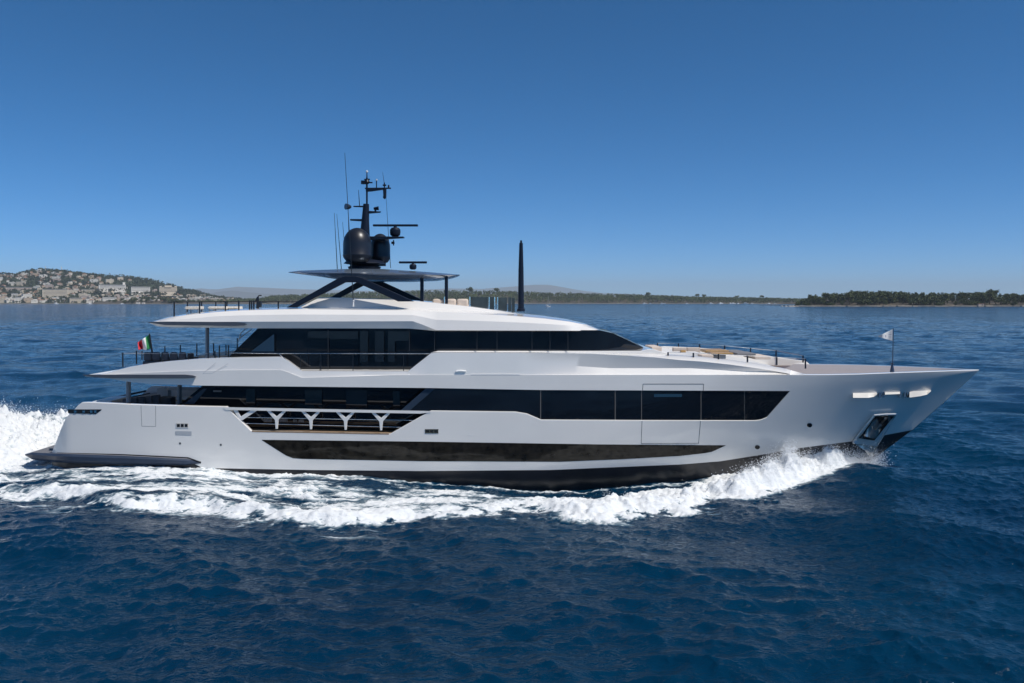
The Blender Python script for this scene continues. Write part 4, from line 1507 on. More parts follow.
# ---- flags
def flag_cloth(mb, P, nx, ny, mi_of):
    """P(u, v) -> world point"""
    vs = [P(i / nx, j / ny) for j in range(ny + 1) for i in range(nx + 1)]
    b = len(mb.v)
    mb.v.extend([tuple(map(float, q)) for q in vs])
    for j in range(ny):
        for i in range(nx):
            a = b + j * (nx + 1) + i
            mb.f.append((a, a + 1, a + nx + 2, a + nx + 1))
            mb.m.append(mi_of((i + .5) / nx, (j + .5) / ny))


FR = mat("flag_red", (0.55, 0.03, 0.045), 0.8)
FWH = mat("flag_white", (0.75, 0.75, 0.74), 0.8)
FG = mat("flag_green", (0.02, 0.22, 0.07), 0.8)
t = thing("ensign_flag", "green white and red tricolour flag on a short dark staff at the stern", "flag", W(151.8, 361, 41.2))
mb = MB()
mb.tube([W(153.4, 361, 41.2), W(149.4, 333.6, 41.2)], [0.055, 0.035], n=10)
mb.build("staff", BLACKP, t)
mb = MB()
def PF(u_, v_):
    tx, ty, bx, by = 149.2, 334.4, 151.2, 348.2          # hoist top/bottom
    ex, ey, fx, fy = 137.6, 342.6, 138.4, 350.6          # fly top/bottom
    x = (tx * (1 - u_) + ex * u_) * (1 - v_) + (bx * (1 - u_) + fx * u_) * v_
    y = (ty * (1 - u_) + ey * u_) * (1 - v_) + (by * (1 - u_) + fy * u_) * v_
    y += 0.7 * math.sin(u_ * 6.0) * (0.3 + v_)
    return W(x, y, 41.2 + 0.14 * math.sin(u_ * 9 + v_ * 2.0) * (0.2 + u_))
flag_cloth(mb, PF, 18, 10, lambda a, b: 0 if a < .36 else (1 if a < .62 else 2))
fl = mb.build("cloth", [FG, FWH, FR], t)
s_ = fl.modifiers.new("thickness", 'SOLIDIFY')
s_.thickness = 0.012
t = thing("bow_pennant", "white triangular pennant with grey markings on the slim bow staff", "flag", W(892.3, 374, 40.9))
mb = MB()
mb.tube([W(892.4, 374.5, 40.9), W(893.4, 328, 40.9)], [0.028, 0.02], n=8)
mb.tube([W(892.2, 374.8, 40.9), W(892.2, 364.5, 40.9)], [0.13, 0.05], n=10)
mb.tube([W(892.2, 364.2, 40.9), W(892.2, 362.8, 40.9)], 0.09, n=8)
mb.build("staff", mat("staff_grey", (0.10, 0.12, 0.16), 0.3, metal=0.6), t)
mb = MB()
def PP(u_, v_):
    y = (329.2 + 6.9 * u_) * (1 - v_) + (341.2 - 4.3 * u_) * v_
    x = 893.0 - 14.4 * u_ - 0.6 * v_ * (1 - u_)
    return W(x, y, 40.9 + 0.12 * math.sin(u_ * 7) * u_)
def pen(a, b):
    if 0.1 < a < 0.3 and 0.36 < b < 0.44 or 0.08 < a < 0.3 and 0.64 < b < 0.7 or 0.44 < a < 0.56 and 0.4 < b < 0.72:
        return 1
    return 0
flag_cloth(mb, PP, 22, 16, pen)
fl = mb.build("cloth", [FWH, mat("pennant_grey", (0.42, 0.42, 0.47), 0.8)], t)
s_ = fl.modifiers.new("thickness", 'SOLIDIFY')
s_.thickness = 0.01

# ------------------------------------------------------------------ LAND AND TOWN
FOL = mat("pine_foliage", (0.056, 0.072, 0.020), 0.9, var=0.45, scale=0.35)
FOL2 = mat("maquis_foliage", (0.078, 0.098, 0.032), 0.9, var=0.4, scale=0.02)
FOL3 = mat("grove_foliage", (0.066, 0.080, 0.026), 0.9, var=0.4, scale=0.2)
FOLH = mat("hill_foliage", (0.033, 0.045, 0.018), 0.9, var=0.4, scale=0.02)
SOIL = mat("hill_soil", (0.075, 0.062, 0.045), 0.95, var=0.35, scale=0.03)
SAND = mat("shore_rock", (0.40, 0.34, 0.27), 0.9, var=0.3, scale=0.15)
BARK = mat("bark", (0.09, 0.065, 0.045), 0.9, var=0.3)


def terrain(name, prof_px, D0, D1, m, back=500, hscale=1.0, rough=0.08, nx=140, ny=34, foot=1.2, xpad=0):
    """land rising from the water at distance D0 to a ridge at D1 whose skyline follows prof_px (seen from the sea)"""
    prof = np.array(prof_px, float)
    px = np.linspace(prof[0, 0], prof[-1, 0], nx)
    crest = np.interp(px, prof[:, 0], prof[:, 1])
    zc = (CH + (HZ - crest) * D1 / F) * hscale
    xw = (px - CX) * D1 / F
    dd = np.concatenate([np.linspace(D0, D1, ny), np.linspace(D1 + back / 6, D1 + back, 6)])
    V = []
    for j, d in enumerate(dd):
        t = (d - D0) / (D1 - D0)
        for i in range(nx):
            k = min(t, 1.0)
            sh = 0.25 * k + 0.75 * (k * k * (3 - 2 * k))
            z = zc[i] * sh if t <= 1 else zc[i] * (1 - 0.8 * (d - D1) / back)
            x = xw[i] * (0.92 + 0.08 * min(t, 1.2)) if False else xw[i]
            n = math.sin(x * 0.011 + d * 0.017) * math.sin(d * 0.009 - x * 0.004)
            z = max(z * (1 + rough * n * (1 if t < 1 else 0.3)), 0) + foot * (1 if j else -1.5) 
            V.append((x, d, z))
    f = [(j * nx + i, j * nx + i + 1, (j + 1) * nx + i + 1, (j + 1) * nx + i) for j in range(len(dd) - 1) for i in range(nx - 1)]
    me = bpy.data.meshes.new(name)
    me.from_pydata(V, [], f)
    me.materials.append(m)
    me.shade_smooth()
    o = bpy.data.objects.new(name, me)
    COL.objects.link(o)
    tag(o, kind="structure")
    Va = np.array(V).reshape(len(dd), nx, 3)

    def height(x, d):
        j = np.clip(np.searchsorted(dd, d) - 1, 0, len(dd) - 2)
        t = (d - dd[j]) / (dd[j + 1] - dd[j])
        a = np.interp(x, Va[j, :, 0], Va[j, :, 2])
        b = np.interp(x, Va[j + 1, :, 0], Va[j + 1, :, 2])
        return a * (1 - t) + b * t
    return height, (xw[0], xw[-1])


def leafball(g, c, rx, rz, n, size, out=None):
    """n small leaf-clump faces scattered through an ellipsoid, denser to the outside"""
    vs = []
    d = g.normal(size=(n, 3))
    d /= np.linalg.norm(d, axis=1)[:, None]
    r = (0.35 + 0.65 * g.random(n) ** 0.5) * (0.8 + 0.4 * g.random(n))
    P = d * r[:, None] * np.array([rx, rx, rz]) + np.array(c)
    for p in P:
        a = g.normal(size=3)
        a /= np.linalg.norm(a)
        b = np.cross(a, g.normal(size=3))
        b /= np.linalg.norm(b)
        s = size * (0.6 + 0.8 * g.random())
        vs.append((p - a * s, p + a * s * 0.9 + b * s * 0.3, p + b * s * 1.3))
    return vs


def leafmesh(name, tris, m):
    v = np.array(tris).reshape(-1, 3)
    me = bpy.data.meshes.new(name)
    me.from_pydata(v.tolist(), [], np.arange(len(v)).reshape(-1, 3).tolist())
    me.materials.append(m)
    return me


G = np.random.default_rng(77)
# --- the hill with the town, left
hill_prof = [(-140, 286), (-60, 279), (-20, 276), (0, 275), (15, 275.5), (20, 276.5), (38, 271.6), (60, 273), (80, 274.4), (100, 275.4), (125, 277.6), (150, 281), (165, 285), (180, 289), (200, 294), (216, 298), (232, 300.2), (250, 301)]
hh, hx = terrain("hill", hill_prof, 3060, 3900, FOLH, back=900)
tr = []
for k in range(5200):
    px = G.uniform(-40, 240)
    d = 3080 + 860 * G.random() ** 0.8
    x = (px - CX) * d / F
    z = float(hh(x, d))
    r_ = G.uniform(4, 8.5)
    tr += leafball(G, (x, d, z + r_ * 0.7), r_, r_ * 0.8, 9, r_ * 0.55)
for (x0, x1, y0, y1) in ((42.5, 64.2, 289.3, 298.0), (5.5, 31, 286.3, 291.5), (82, 106.5, 288.6, 294), (98, 122.5, 284.4, 288.6), (129.6, 148.5, 285.9, 291.4), (158, 175, 285.4, 292.2)):
    for k in range(22):
        d = (3225 if y1 > 296 else 3400) + G.uniform(-8, 4)
        p_ = W(G.uniform(x0 - 3, x1 + 3), y1, d)
        r_ = G.uniform(4, 7)
        tr += leafball(G, (p_[0], d, p_[2] - 5 + G.uniform(-6, 3)), r_, r_ * .9, 12, r_ * .5)
o = bpy.data.objects.new("hillside_woods", leafmesh("hillside_woods", tr, FOLH))
COL.objects.link(o)
tag(o, "dark green woods covering the hill between the houses", "woods", kind="stuff")
# shore under the town
mb = MB()
a, b = W(-160, 0, 3040), W(262, 0, 3040)
mb.box(((a[0] + b[0]) / 2, 3070, 0.8), (b[0] - a[0], 60, 2.6))
tag(mb.build("shore", SAND, smooth=False), kind="structure")

WALLS = [mat("house_cream", (0.70, 0.59, 0.45), 0.9, var=0.06, scale=0.2), mat("house_white", (0.78, 0.73, 0.65), 0.9, var=0.05, scale=0.2), mat("house_ochre", (0.55, 0.42, 0.30), 0.9, var=0.08, scale=0.2), mat("house_pink", (0.60, 0.47, 0.39), 0.9, var=0.06, scale=0.2)]
TILE = mat("terracotta_tiles", (0.30, 0.15, 0.085), 0.9, var=0.2, scale=0.6)
FLAT = mat("flat_roof", (0.55, 0.52, 0.48), 0.9, var=0.1, scale=0.4)
WIN = mat("far_window", (0.05, 0.06, 0.07), 0.3)


def house_mesh(kind, wi):
    mb = MB()
    if kind == 0:            # villa, hipped tile roof
        L, Dp, h = 18, 11, 6.5
        mb.box((0, 0, h / 2 - 4), (L, Dp, h + 8), mi=0)
        v = [(-L / 2 - .6, -Dp / 2 - .6, h), (L / 2 + .6, -Dp / 2 - .6, h), (L / 2 + .6, Dp / 2 + .6, h), (-L / 2 - .6, Dp / 2 + .6, h), (-L / 2 + 5, 0, h + 2.6), (L / 2 - 5, 0, h + 2.6)]
        mb.add(v, [(0, 1, 5, 4), (1, 2, 5), (2, 3, 4, 5), (3, 0, 4), (3, 2, 1, 0)], 1)
    elif kind == 1:          # flat-roofed villa with terrace
        L, Dp, h = 22, 12, 6.2
        mb.box((0, 0, h / 2 - 4), (L, Dp, h + 8), mi=0)
        mb.box((3, 1, h + 1.4), (L * .55, Dp * .7, 2.8), mi=0)
        mb.box((0, 0, h + .15), (L + .8, Dp + .8, .3), mi=3)
        mb.box((3, 1, h + 2.95), (L * .55 + .8, Dp * .7 + .8, .3), mi=3)
    else:                    # apartment house
        L, Dp, h = 32, 13, 13
        mb.box((0, 0, h / 2 - 4), (L, Dp, h + 8), mi=0)
        mb.box((0, 0, h + .3), (L + 1, Dp + 1, .6), mi=3)
        mb.box((L * .2, 0, h + 1.6), (5, 5, 2.4), mi=0)
    nf = 2 if kind < 2 else 4
    for fl_ in range(nf):
        for q in range(int(L // 4)):
            mb.box((-L / 2 + 2.6 + q * 4, -Dp / 2 - .05, 1.7 + fl_ * 3.1), (1.7, .14, 1.7), mi=2)
    me_o = mb.build("house", [WALLS[wi], TILE, WIN, FLAT], smooth=False)
    return me_o


protos = {}
KN = ["villa with a hipped terracotta roof", "flat-roofed villa with an upper terrace", "four-storey flat-roofed apartment house"]
CN = ["cream", "white", "ochre", "pinkish"]
GR = ["villas scattered over the hillside", "flat-roofed villas on the hillside", "apartment houses along the hill foot"]
cnt = 0
spots = []
tries = 0
BIG = [(42.5, 64.2, 289.3, 298.0), (6.5, 30, 287.3, 291.0), (82, 104, 289.6, 293.4), (99, 122, 284.8, 288.4), (130.5, 147.5, 286.8, 290.8), (158.5, 174.5, 287, 292), (68, 80, 298.0, 301.8), (101, 114, 297.4, 302.2), (9, 16, 293.4, 297.5)]
while cnt < 288 and tries < 30000:
    tries += 1
    t = G.random() ** 1.25
    d = 3100 + 700 * t
    px = G.uniform(-6, 232)
    x = (px - CX) * d / F
    z = float(hh(x, d))
    py = HZ - (z + 4 - CH) * F / d
    if z < 1.0:
        continue
    dens = 1.0 - 0.55 * t
    if px > 105 and t > 0.45:
        dens *= 0.25
    if px > 60 and t > 0.75:
        dens *= 0.5
    if G.random() > dens:
        continue
    if any(a - 2 < px < b + 2 and c - 1.0 < py < e + 1.2 for a, b, c, e in BIG):
        continue
    if any((x - q[0]) ** 2 + ((d - q[1]) * 0.75) ** 2 < 21 ** 2 for q in spots):
        continue
    spots.append((x, d))
    kind = int(G.choice(3, p=[0.46, 0.34, 0.20] if t > 0.25 else [0.3, 0.3, 0.4]))
    wi = int(G.choice(4, p=[0.36, 0.36, 0.12, 0.16]))
    if (kind, wi) not in protos:
        o = house_mesh(kind, wi)
        protos[(kind, wi)] = o
    else:
        o = protos[(kind, wi)].copy()
        COL.objects.link(o)
    o.location = (x, d, z + 3.0)
    o.rotation_euler = (0, 0, 0.5 + G.normal(0, 0.3))
    s = G.uniform(0.65, 1.08)
    o.scale = (s, s, s * G.uniform(0.9, 1.2))
    tag(o, "small far-off %s %s among trees on the hill" % (CN[wi], KN[kind]), "house", "%s %s" % (CN[wi], GR[kind]))
    cnt += 1

WINB = mat('far_window_band', (0.07, 0.07, 0.075), 0.4)
BLAB = ["broad beige six-storey apartment block at the foot of the hill", "long pinkish terraced block on the left slope of the hill", "long cream block stepping along the middle of the slope", "white block with a small tower high on the slope", "long pale hotel block in the trees right of the white tower", "castle-like cream mansion with a raised middle on the right slope", "low wide waterfront building with a pale front below the hill", "low white waterfront hall beside the green grove", "small pale grey block left of the broad beige one"]
for i, (x0, x1, y0, y1) in enumerate(BIG):
    d = 3110 if y1 > 299 else (3240 if y1 > 296 else 3420)
    a, b = W(x0, y0, d), W(x1, y1, d)
    xm = (a[0] + b[0]) / 2
    zt, zb = a[2], max(b[2], 2)
    t = thing("apartment_block", BLAB[i], "building", (xm, d, zb))
    rz = 0.55
    Lx, h = (b[0] - a[0] - 16 * math.sin(rz)) / math.cos(rz), zt - zb
    cs, sn = math.cos(rz), math.sin(rz)

    def at(u, v):
        return xm + u * cs - v * sn, d + 14 + u * sn + v * cs

    def part(nm, m_, *bx):
        mb = MB()
        for (u, v, z, dx, dy, dz) in bx:
            mb.box((*at(u, v), z), (dx, dy, dz), rz=rz)
        mb.build(nm, m_, t, smooth=False)
    part("wall", WALLS[(0, 3, 0, 1, 1, 0, 0, 1, 1)[i]], (0, 0, (zt + zb) / 2 - 8, Lx, 16, h + 16))
    if i == 3:
        part("tower", WALLS[1], (Lx / 2 - 6, 0, zt + 4.5, 9, 10, 13))
    if i == 5:
        part("raised_middle", WALLS[0], (0, -1, zt + 2.5, Lx * .4, 18.5, 8))
        part("corner_tower", WALLS[0], (-Lx / 2 + 4, -1, zt + 1.5, 8, 14, 5))
        part("corner_tower", WALLS[0], (Lx / 2 - 4, -1, zt + 1.5, 8, 14, 5))
    else:
        part("roof", FLAT, (0, 0, zt + .4, Lx + 1.6, 17.6, .8))
    nf = max(1, int(h // 4.6))
    for f_ in range(nf):
        part("window_band", WINB, (0, -8.05, zb + 2.4 + f_ * h / nf, Lx * .94, .4, 1.5))
# two masts on the hill's top
for px, h_ in ((45.5, 14), (61.6, 17)):
    d = 3880
    x = (px - CX) * d / F
    z = float(hh(x, d))
    mb = MB()
    mb.tube([(x, d, z), (x, d, z + h_ + 8)], [2.2, 1.2], n=8)
    tag(mb.build("hilltop_mast", WALLS[1], origin=(x, d, z)), "thin pale mast on the hill's summit, %s of the two" % ("the left and shorter" if px < 50 else "the right and taller"), "mast")


# --- trees
def tree_proto(g, kind, m):
    """umbrella pine (wide) or bushy evergreen; about 12 m tall"""
    tris = []
    if kind == 0:
        for k in range(9):
            a, r_ = g.random() * 6.28, g.random() ** .5 * 4.4
            tris += leafball(g, (r_ * math.cos(a), r_ * math.sin(a), 9.2 + g.normal(0, .7) - r_ * 0.12), 2.4, 1.5, 44, 0.75)
        hgt = 8.5
    elif kind == 1:
        for k in range(10):
            a, r_ = g.random() * 6.28, g.random() ** .5 * 3.3
            tris += leafball(g, (r_ * math.cos(a), r_ * math.sin(a), 3.5 + g.random() * 6.5), 2.3, 2.0, 44, 0.75)
        hgt = 7
    else:
        for k in range(11):
            a, r_ = g.random() * 6.28, g.random() ** .5 * 4.5
            tris += leafball(g, (r_ * math.cos(a), r_ * math.sin(a), 2.0 + g.random() * 4.5 * (1 - r_ / 7)), 2.4, 1.8, 44, 0.75)
        hgt = 4
    mb = MB()
    mb.tube([(0, 0, -3), (0.2, 0.1, hgt * .5), (-0.1, 0.2, hgt)], [0.42, 0.3, 0.16], n=7)
    for k in range(4):
        a = k * 1.6 + g.random()
        mb.tube([(0.1, 0.1, hgt * .55), (math.cos(a) * 1.8, math.sin(a) * 1.8, hgt * .85 + .6)], [0.16, 0.06], n=5)
    return leafmesh("crown", tris, m), mb


TKIND = ["umbrella pine with a flat spreading crown", "tall bushy evergreen", "low rounded evergreen"]


def plant(name, protos_, x, y, z, s, rz, label, group):
    cm, tm = protos_
    t = thing(name, label, "tree", (x, y, z), group)
    t.scale = (s, s, s)
    t.rotation_euler = (0, 0, rz)
    for nm, me in (("trunk", tm), ("crown", cm)):
        o = bpy.data.objects.new(nm, me)
        COL.objects.link(o)
        o.parent = t
    return t


def make_protos(m, seed):
    g = np.random.default_rng(seed)
    out = []
    for kind in (0, 0, 1, 1, 2, 2):
        cm, mb = tree_proto(g, kind, m)
        o = mb.build("trunk", BARK)
        me = o.data
        bpy.data.objects.remove(o)
        out.append((kind, cm, me))
    return out


PRI = make_protos(FOL, 3)
isl_prof = [(789, 304.6), (796, 303.4), (806, 301.5), (830, 300), (865, 299), (920, 299), (980, 299.2), (1040, 299.2), (1130, 300)]
ih, ix = terrain("island", isl_prof, 1372, 1560, SOIL, back=220, rough=0.05, nx=90, ny=16, foot=0.7)
itop = pl([(792, 304.5), (797, 301.5), (803, 297.5), (810, 295), (818, 294.3), (840, 293), (866, 291.2), (900, 291.9), (930, 292.2), (960, 293.6), (986, 291.4), (994, 291.4), (1004, 293.6), (1060, 293.6)])
n = 0
tries = 0
tp = []
while n < 235 and tries < 20000:
    tries += 1
    px = G.uniform(797, 1034)
    d = 1382 + 190 * G.random()
    x = (px - CX) * d / F
    if any((x - q[0]) ** 2 + (d - q[1]) ** 2 < 7.4 ** 2 for q in tp):
        continue
    z = float(ih(x, d))
    zmax = CH + (HZ - float(itop(px))) * 1570 / F
    want = min((zmax - z) * G.uniform(0.6, 1.1), 20)
    if d < 1400:
        want = min(want, 9)
    if want < 3.0:
        continue
    ci = int(G.choice([0, 1, 2, 3, 4, 5], p=[.1, .1, .25, .25, .15, .15])) if want > 7 else int(G.integers(4, 6))
    kind, cm, me = PRI[ci]
    s = want / (10.6, 11.6, 8.0)[kind]
    plant("island_tree", (cm, me), x, d, z - 0.4, s, G.uniform(0, 6.28), "dark green %s on the right-hand wooded island" % TKIND[kind], "island %ss" % ("umbrella pine", "tall evergreen", "low evergreen")[kind])
    tp.append((x, d))
    n += 1
mb = MB()
for k in range(34):
    px = 800 + k * 7.2
    d = 1368 + G.normal(0, 1.5)
    x = (px - CX) * d / F
    mb.box((x, d, 0.6), (12.5, 9, 1.5 + G.random() * .9), rz=G.normal(0, .12), ry=G.normal(0, .03))
tag(mb.build("island_shore", SAND, smooth=False), kind="structure")
# rocks off the island's left tip, small hut
for k, (px, s) in enumerate(((786, 1.6), (790, 2.2), (793, 2.8), (797, 2.4), (782, 1.1))):
    d = 1366
    x = (px - CX) * d / F
    bm_ = MB()
    v = []
    bm_.lathe([(s * 1.6, -1), (s * 1.5, 0.3), (s * 1.1, 0.9), (s * .5, 1.3), (0.05, 1.4)], (x, d, 0), n=7)
    tag(bm_.build("shore_rock", SAND, origin=(x, d, 0), smooth=False), "low tan rock off the island's left tip, %s" % ["second from the outer end", "in the middle of the five", "second from the shore", "touching the wooded shore", "outermost and smallest"][k], "rock")
d = 1376
x = (980.5 - CX) * d / F
t = thing("shore_hut", "small pinkish hut with a flat roof at the island's shore", "hut", (x, d, 1.2))
mb = MB()
mb.box((x, d, 2.6), (9, 5, 3.6))
mb.build("wall", WALLS[3], t, smooth=False)
mb = MB()
mb.box((x, d, 4.6), (10, 6, .4))
mb.build("roof", TILE, t, smooth=False)
mb = MB()
mb.box((x + 1.5, d - 2.55, 2.2), (1.6, .2, 2.4))
mb.build("door", WIN, t, smooth=False)

# --- low wooded coast in the middle and left of it
coast_prof = [(150, 301), (190, 300.4), (262, 299.8), (276, 298.6), (300, 298.2), (340, 296.6), (400, 295), (450, 294.3), (500, 294.6), (560, 296), (620, 297), (660, 298.2), (700, 299.2), (760, 300), (800, 300.6), (860, 301)]
ch_, _ = terrain("coast", coast_prof, 3010, 3330, SOIL, back=500, rough=0.06, nx=150, ny=18, foot=1.0)
ctop = pl([(150, 300.0), (200, 298.6), (262, 297.4), (270, 295.6), (285, 294.4), (300, 294.2), (340, 292.2), (400, 290.6), (440, 289.6), (480, 290.2), (520, 291.2), (560, 292.6), (620, 293.6), (660, 295), (700, 296.4), (760, 297.4), (800, 298.4), (860, 299.4)])
tr = []
for k in range(4300):
    px = G.uniform(176, 840)
    d = 3030 + 320 * G.random()
    x = (px - CX) * d / F
    z = float(ch_(x, d))
    zmax = CH + (HZ - float(ctop(px))) * 3340 / F
    hgt = min(max((zmax - z) * G.uniform(0.55, 1.06), 3), 18)
    if px < 262:
        hgt *= 0.8
    r_ = min(G.uniform(3.2, 6.2), hgt * .6)
    tr += leafball(G, (x, d, z + hgt - r_ * .8), r_, r_ * 0.75, 14, r_ * 0.42)
    tr += leafball(G, (x, d - 2, z + hgt * .4), r_ * .9, hgt * .35, 7, r_ * 0.45)
o = bpy.data.objects.new("coastal_woods", leafmesh("coastal_woods", tr, FOL2))
COL.objects.link(o)
tag(o, "low green pine woods along the distant shore", "woods", kind="stuff")
mb = MB()
a, b = W(190, 0, 3004), W(860, 0, 3004)
for k in range(70):
    xx = a[0] + (b[0] - a[0]) * (k + .5) / 70
    mb.box((xx, 3004 + G.normal(0, 3), 0.6), ((b[0] - a[0]) / 70 * .98, 20, 1.6 + G.random() * 2.4))
tag(mb.build("coast_shore", SAND, smooth=False), kind="structure")
# a few pines standing out above the coastal woods
PRC = make_protos(FOL2, 9)
for k, (px, yy) in enumerate(((470, 287.6), (497, 288.4), (648, 292.6), (697, 294.2), (704, 294.6), (762, 295.6), (737, 295.8))):
    d = 3250
    x = (px - CX) * d / F
    z = float(ch_(x, d))
    hgt = CH + (HZ - yy) * d / F - z
    kind, cm, me = PRC[k % 2]
    plant("umbrella_pine", (cm, me), x, d, z, hgt / 10.6, k * 1.3, "umbrella pine rising above the distant coastal woods", "pines above the coastal woods")
# --- grove on the spit in front of the town
PRG = make_protos(FOL3, 5)
gh, _ = terrain("spit", [(100, 301.9), (112, 301.2), (145, 300.8), (180, 301.2), (212, 301.8), (262, 302.2)], 2640, 2720, SOIL, back=120, rough=0.02, nx=40, ny=6, foot=0.8)
gtop = pl([(106, 302), (112, 299), (120, 297.6), (140, 297), (165, 297), (180, 298), (190, 299.6), (240, 301)])
n = 0
tp = []
tries = 0
while n < 58 and tries < 4000:
    tries += 1
    px = G.uniform(109, 186) if n < 46 else G.uniform(186, 232)
    d = 2655 + 80 * G.random()
    x = (px - CX) * d / F
    if any((x - q[0]) ** 2 + (d - q[1]) ** 2 < 10.0 ** 2 for q in tp):
        continue
    z = float(gh(x, d))
    want = min((CH + (HZ - float(gtop(px))) * 2700 / F - z) * G.uniform(.72, 1.02), 19)
    if want < 2.5:
        continue
    ci = int(G.integers(0, 6)) if want > 9 else int(G.integers(4, 6))
    kind, cm, me = PRG[ci]
    plant("grove_tree", (cm, me), x, d, z - .3, want / (10.6, 11.6, 8.0)[kind], G.uniform(0, 6.28), "olive green %s in the grove before the town" % TKIND[kind], "grove %ss" % ("umbrella pine", "tall evergreen", "low evergreen")[kind])
    tp.append((x, d))
    n += 1
mb = MB()
a, b = W(98, 0, 2632), W(300, 0, 2632)
mb.box(((a[0] + b[0]) / 2, 2636, 0.5), (b[0] - a[0], 22, 1.8))
tag(mb.build("spit_beach", SAND, smooth=False), kind="structure")
for k, px in enumerate((138, 143.5)):
    d = 2640
    x = (px - CX) * d / F
    mb = MB()
    mb.box((x, d, 3), (11 - 3 * k, 6, 5 - 1.2 * k))
    mb.box((x, d, 5.6 - 1.2 * k), (12 - 3 * k, 7, .5), mi=1)
    tag(mb.build("beach_hut", [WALLS[1], FLAT], origin=(x, d, 0), smooth=False), ["larger white beach hut in front of the green grove", "lower white hut just right of the larger beach hut"][k], "hut")

# --- far mountains
MOUNT = mat("mountain_rock", (0.10, 0.10, 0.09), 0.95, var=0.2, scale=0.002)
terrain("mountains", [(120, 300), (150, 296), (180, 291), (200, 288.4), (216, 289.6), (236, 286.8), (262, 287.6), (290, 289), (330, 290), (370, 291), (420, 290), (450, 288.4), (480, 289), (500, 287.6), (524, 285.6), (536, 284.6), (552, 285.2), (575, 289.5), (600, 293), (680, 296), (760, 300)], 27500, 30000, MOUNT, back=1500, rough=0.03, nx=160, ny=14, foot=2)
terrain("foothills", [(150, 301), (190, 297), (215, 292.5), (232, 290.6), (262, 293.5), (300, 296), (420, 297), (470, 298)], 18000, 20000, MOUNT, back=1500, rough=0.03, nx=100, ny=12, foot=2)

# ------------------------------------------------------------------ BOATS far off
HULLW = mat("boat_white", (0.78, 0.78, 0.77), 0.4, var=0.03)
t = thing("sailing_boat", "white sailing boat with bare mast motoring off the far shore", "sailing boat", (W(547.5, 0, 1250)[0], 1250, 0))
x, d = W(547.5, 0, 1250)[0], 1250
mb = MB()
for (sx, prof) in ((0, 0),):
    L = 8.4
    st = [(-.5, .8, 1.3), (-.3, 1.15, 1.2), (0, 1.3, 1.15), (.25, 1.0, 1.25), (.42, .5, 1.4), (.5, .03, 1.55)]
    vs, fs = [], []
    for (u_, hw, zt) in st:
        vs += [(x + u_ * L, d - hw, zt), (x + u_ * L, d - hw * .7, -.3), (x + u_ * L, d + hw * .7, -.3), (x + u_ * L, d + hw, zt)]
    for i in range(len(st) - 1):
        for j in range(4):
            fs.append((i * 4 + j, i * 4 + (j + 1) % 4, i * 4 + 4 + (j + 1) % 4, i * 4 + 4 + j))
    fs += [(0, 1, 2, 3), tuple(len(vs) - 4 + q for q in (3, 2, 1, 0))]
    mb.add(vs, fs)
mb.build("hull", HULLW, t, smooth=False)
mb = MB()
mb.box((x + .2, d, 1.55), (3.2, 1.5, .7), taper=.8)
mb.build("cabin", HULLW, t, smooth=False)
mb = MB()
mb.tube([(x + .8, d, 1.2), (x + .8, d, 17)], [.12, .08], n=8)
mb.tube([(x + .8, d, 2.6), (x - 3.2, d, 2.7)], .09, n=6)
mb.build("mast", mat("boat_mast", (0.7, 0.7, 0.7), 0.4), t)
mb = MB()
mb.tube([(x + .6, d, 2.9), (x - 3.0, d, 2.95)], [.22, .14], n=8)
mb.tube([(x + 4.1, d, 1.6), (x + 0.9, d, 15.8)], [.11, .05], n=6)
mb.build("furled_sail", HULLW, t)


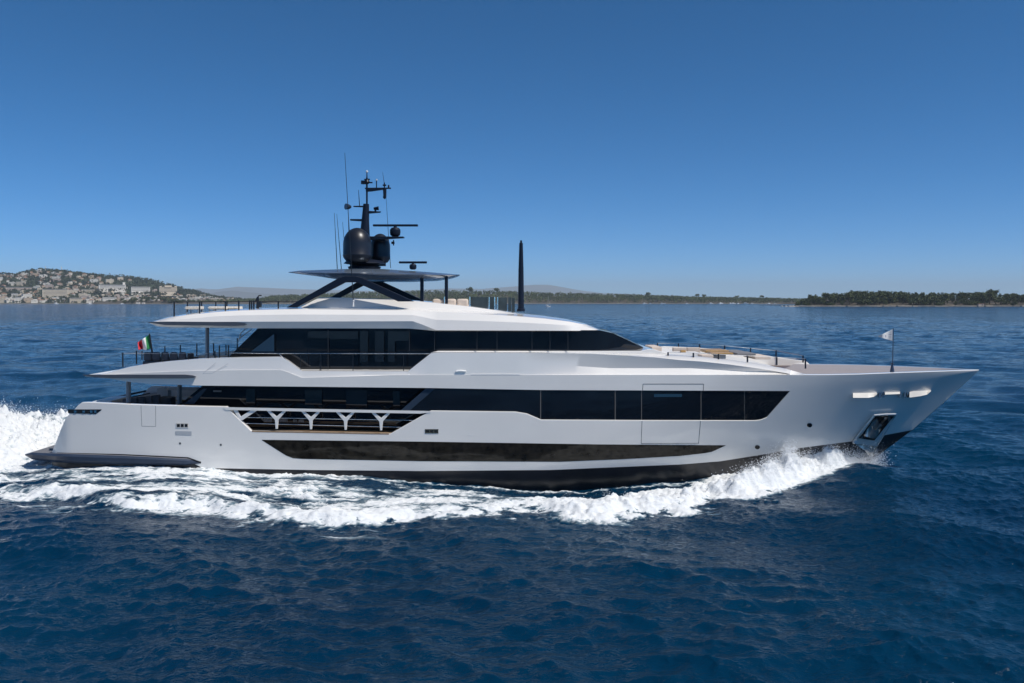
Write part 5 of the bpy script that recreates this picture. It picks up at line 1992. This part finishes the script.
def motorboat(x, d, L, h):
    mb = MB()
    st = [(-.5, .15, .10), (-.2, .17, .10), (.1, .17, .11), (.35, .1, .13), (.5, .01, .15)]
    vs, fs = [], []
    for (u_, hw, zt) in st:
        vs += [(x + u_ * L, d - hw * L, zt * L), (x + u_ * L, d - hw * L * .8, -.3), (x + u_ * L, d + hw * L * .8, -.3), (x + u_ * L, d + hw * L, zt * L)]
    for i in range(len(st) - 1):
        for j in range(4):
            fs.append((i * 4 + j, i * 4 + (j + 1) % 4, i * 4 + 4 + (j + 1) % 4, i * 4 + 4 + j))
    fs += [(0, 1, 2, 3), tuple(len(vs) - 4 + q for q in (3, 2, 1, 0))]
    mb.add(vs, fs)
    mb.box((x - .04 * L, d, .10 * L + h * .25), (.4 * L, .22 * L, h * .5), taper=.85)
    mb.box((x - .08 * L, d, .10 * L + h * .52), (.26 * L, .2 * L, .06), mi=1)
    return mb


first = None
g2_ = np.random.default_rng(4)
boats = [(644.5, 12), (650, 9), (662, 10), (664.6, 8), (687, 9), (711, 12), (720.6, 14), (722, 9), (730.6, 11), (733.4, 13), (738, 9), (745.6, 15), (752, 9), (769, 10), (775, 9), (789, 7), (56, 12), (90, 10), (122, 9)]
for k, (px, L) in enumerate(boats):
    d = 2900 + g2_.uniform(-60, 60) if px > 200 else 2600 + g2_.uniform(-30, 30)
    x = (px - CX) * d / F
    if first is None:
        first = motorboat(0, 0, 12, 4.0).build("motor_boat", [HULLW, WIN], origin=(0, 0, 0), smooth=False)
        o = first
    else:
        o = first.copy()
        COL.objects.link(o)
    o.location = (x, d, 0)
    s = L / 12 * 1.25
    o.scale = (s, s, s)
    o.rotation_euler = (0, 0, g2_.uniform(-.6, .6))
    if px > 200:
        tag(o, "tiny white motor boat moored along the low wooded coast", "motor boat", "white boats moored off the wooded coast")
    else:
        tag(o, "tiny white motor boat lying off the town's shore", "motor boat", "white boats off the town")

# ------------------------------------------------------------------ HAZE
mb = MB()
mb.box((0, 15000, 330), (36000, 34000, 700))
hz = mb.build("haze", bpy.data.materials.new("haze_air"), smooth=False)
tag(hz, kind="stuff")
m = hz.data.materials[0]
m.use_nodes = True
tn = m.node_tree
for q in list(tn.nodes):
    if q.type != 'OUTPUT_MATERIAL':
        tn.nodes.remove(q)
pv = tn.nodes.new("ShaderNodeVolumePrincipled")
pv.inputs["Color"].default_value = (0.76, 0.89, 1.0, 1)
pv.inputs["Density"].default_value = 4.8e-5
pv.inputs["Anisotropy"].default_value = 0.0
tn.links.new(pv.outputs[0], tn.nodes["Material Output"].inputs["Volume"])
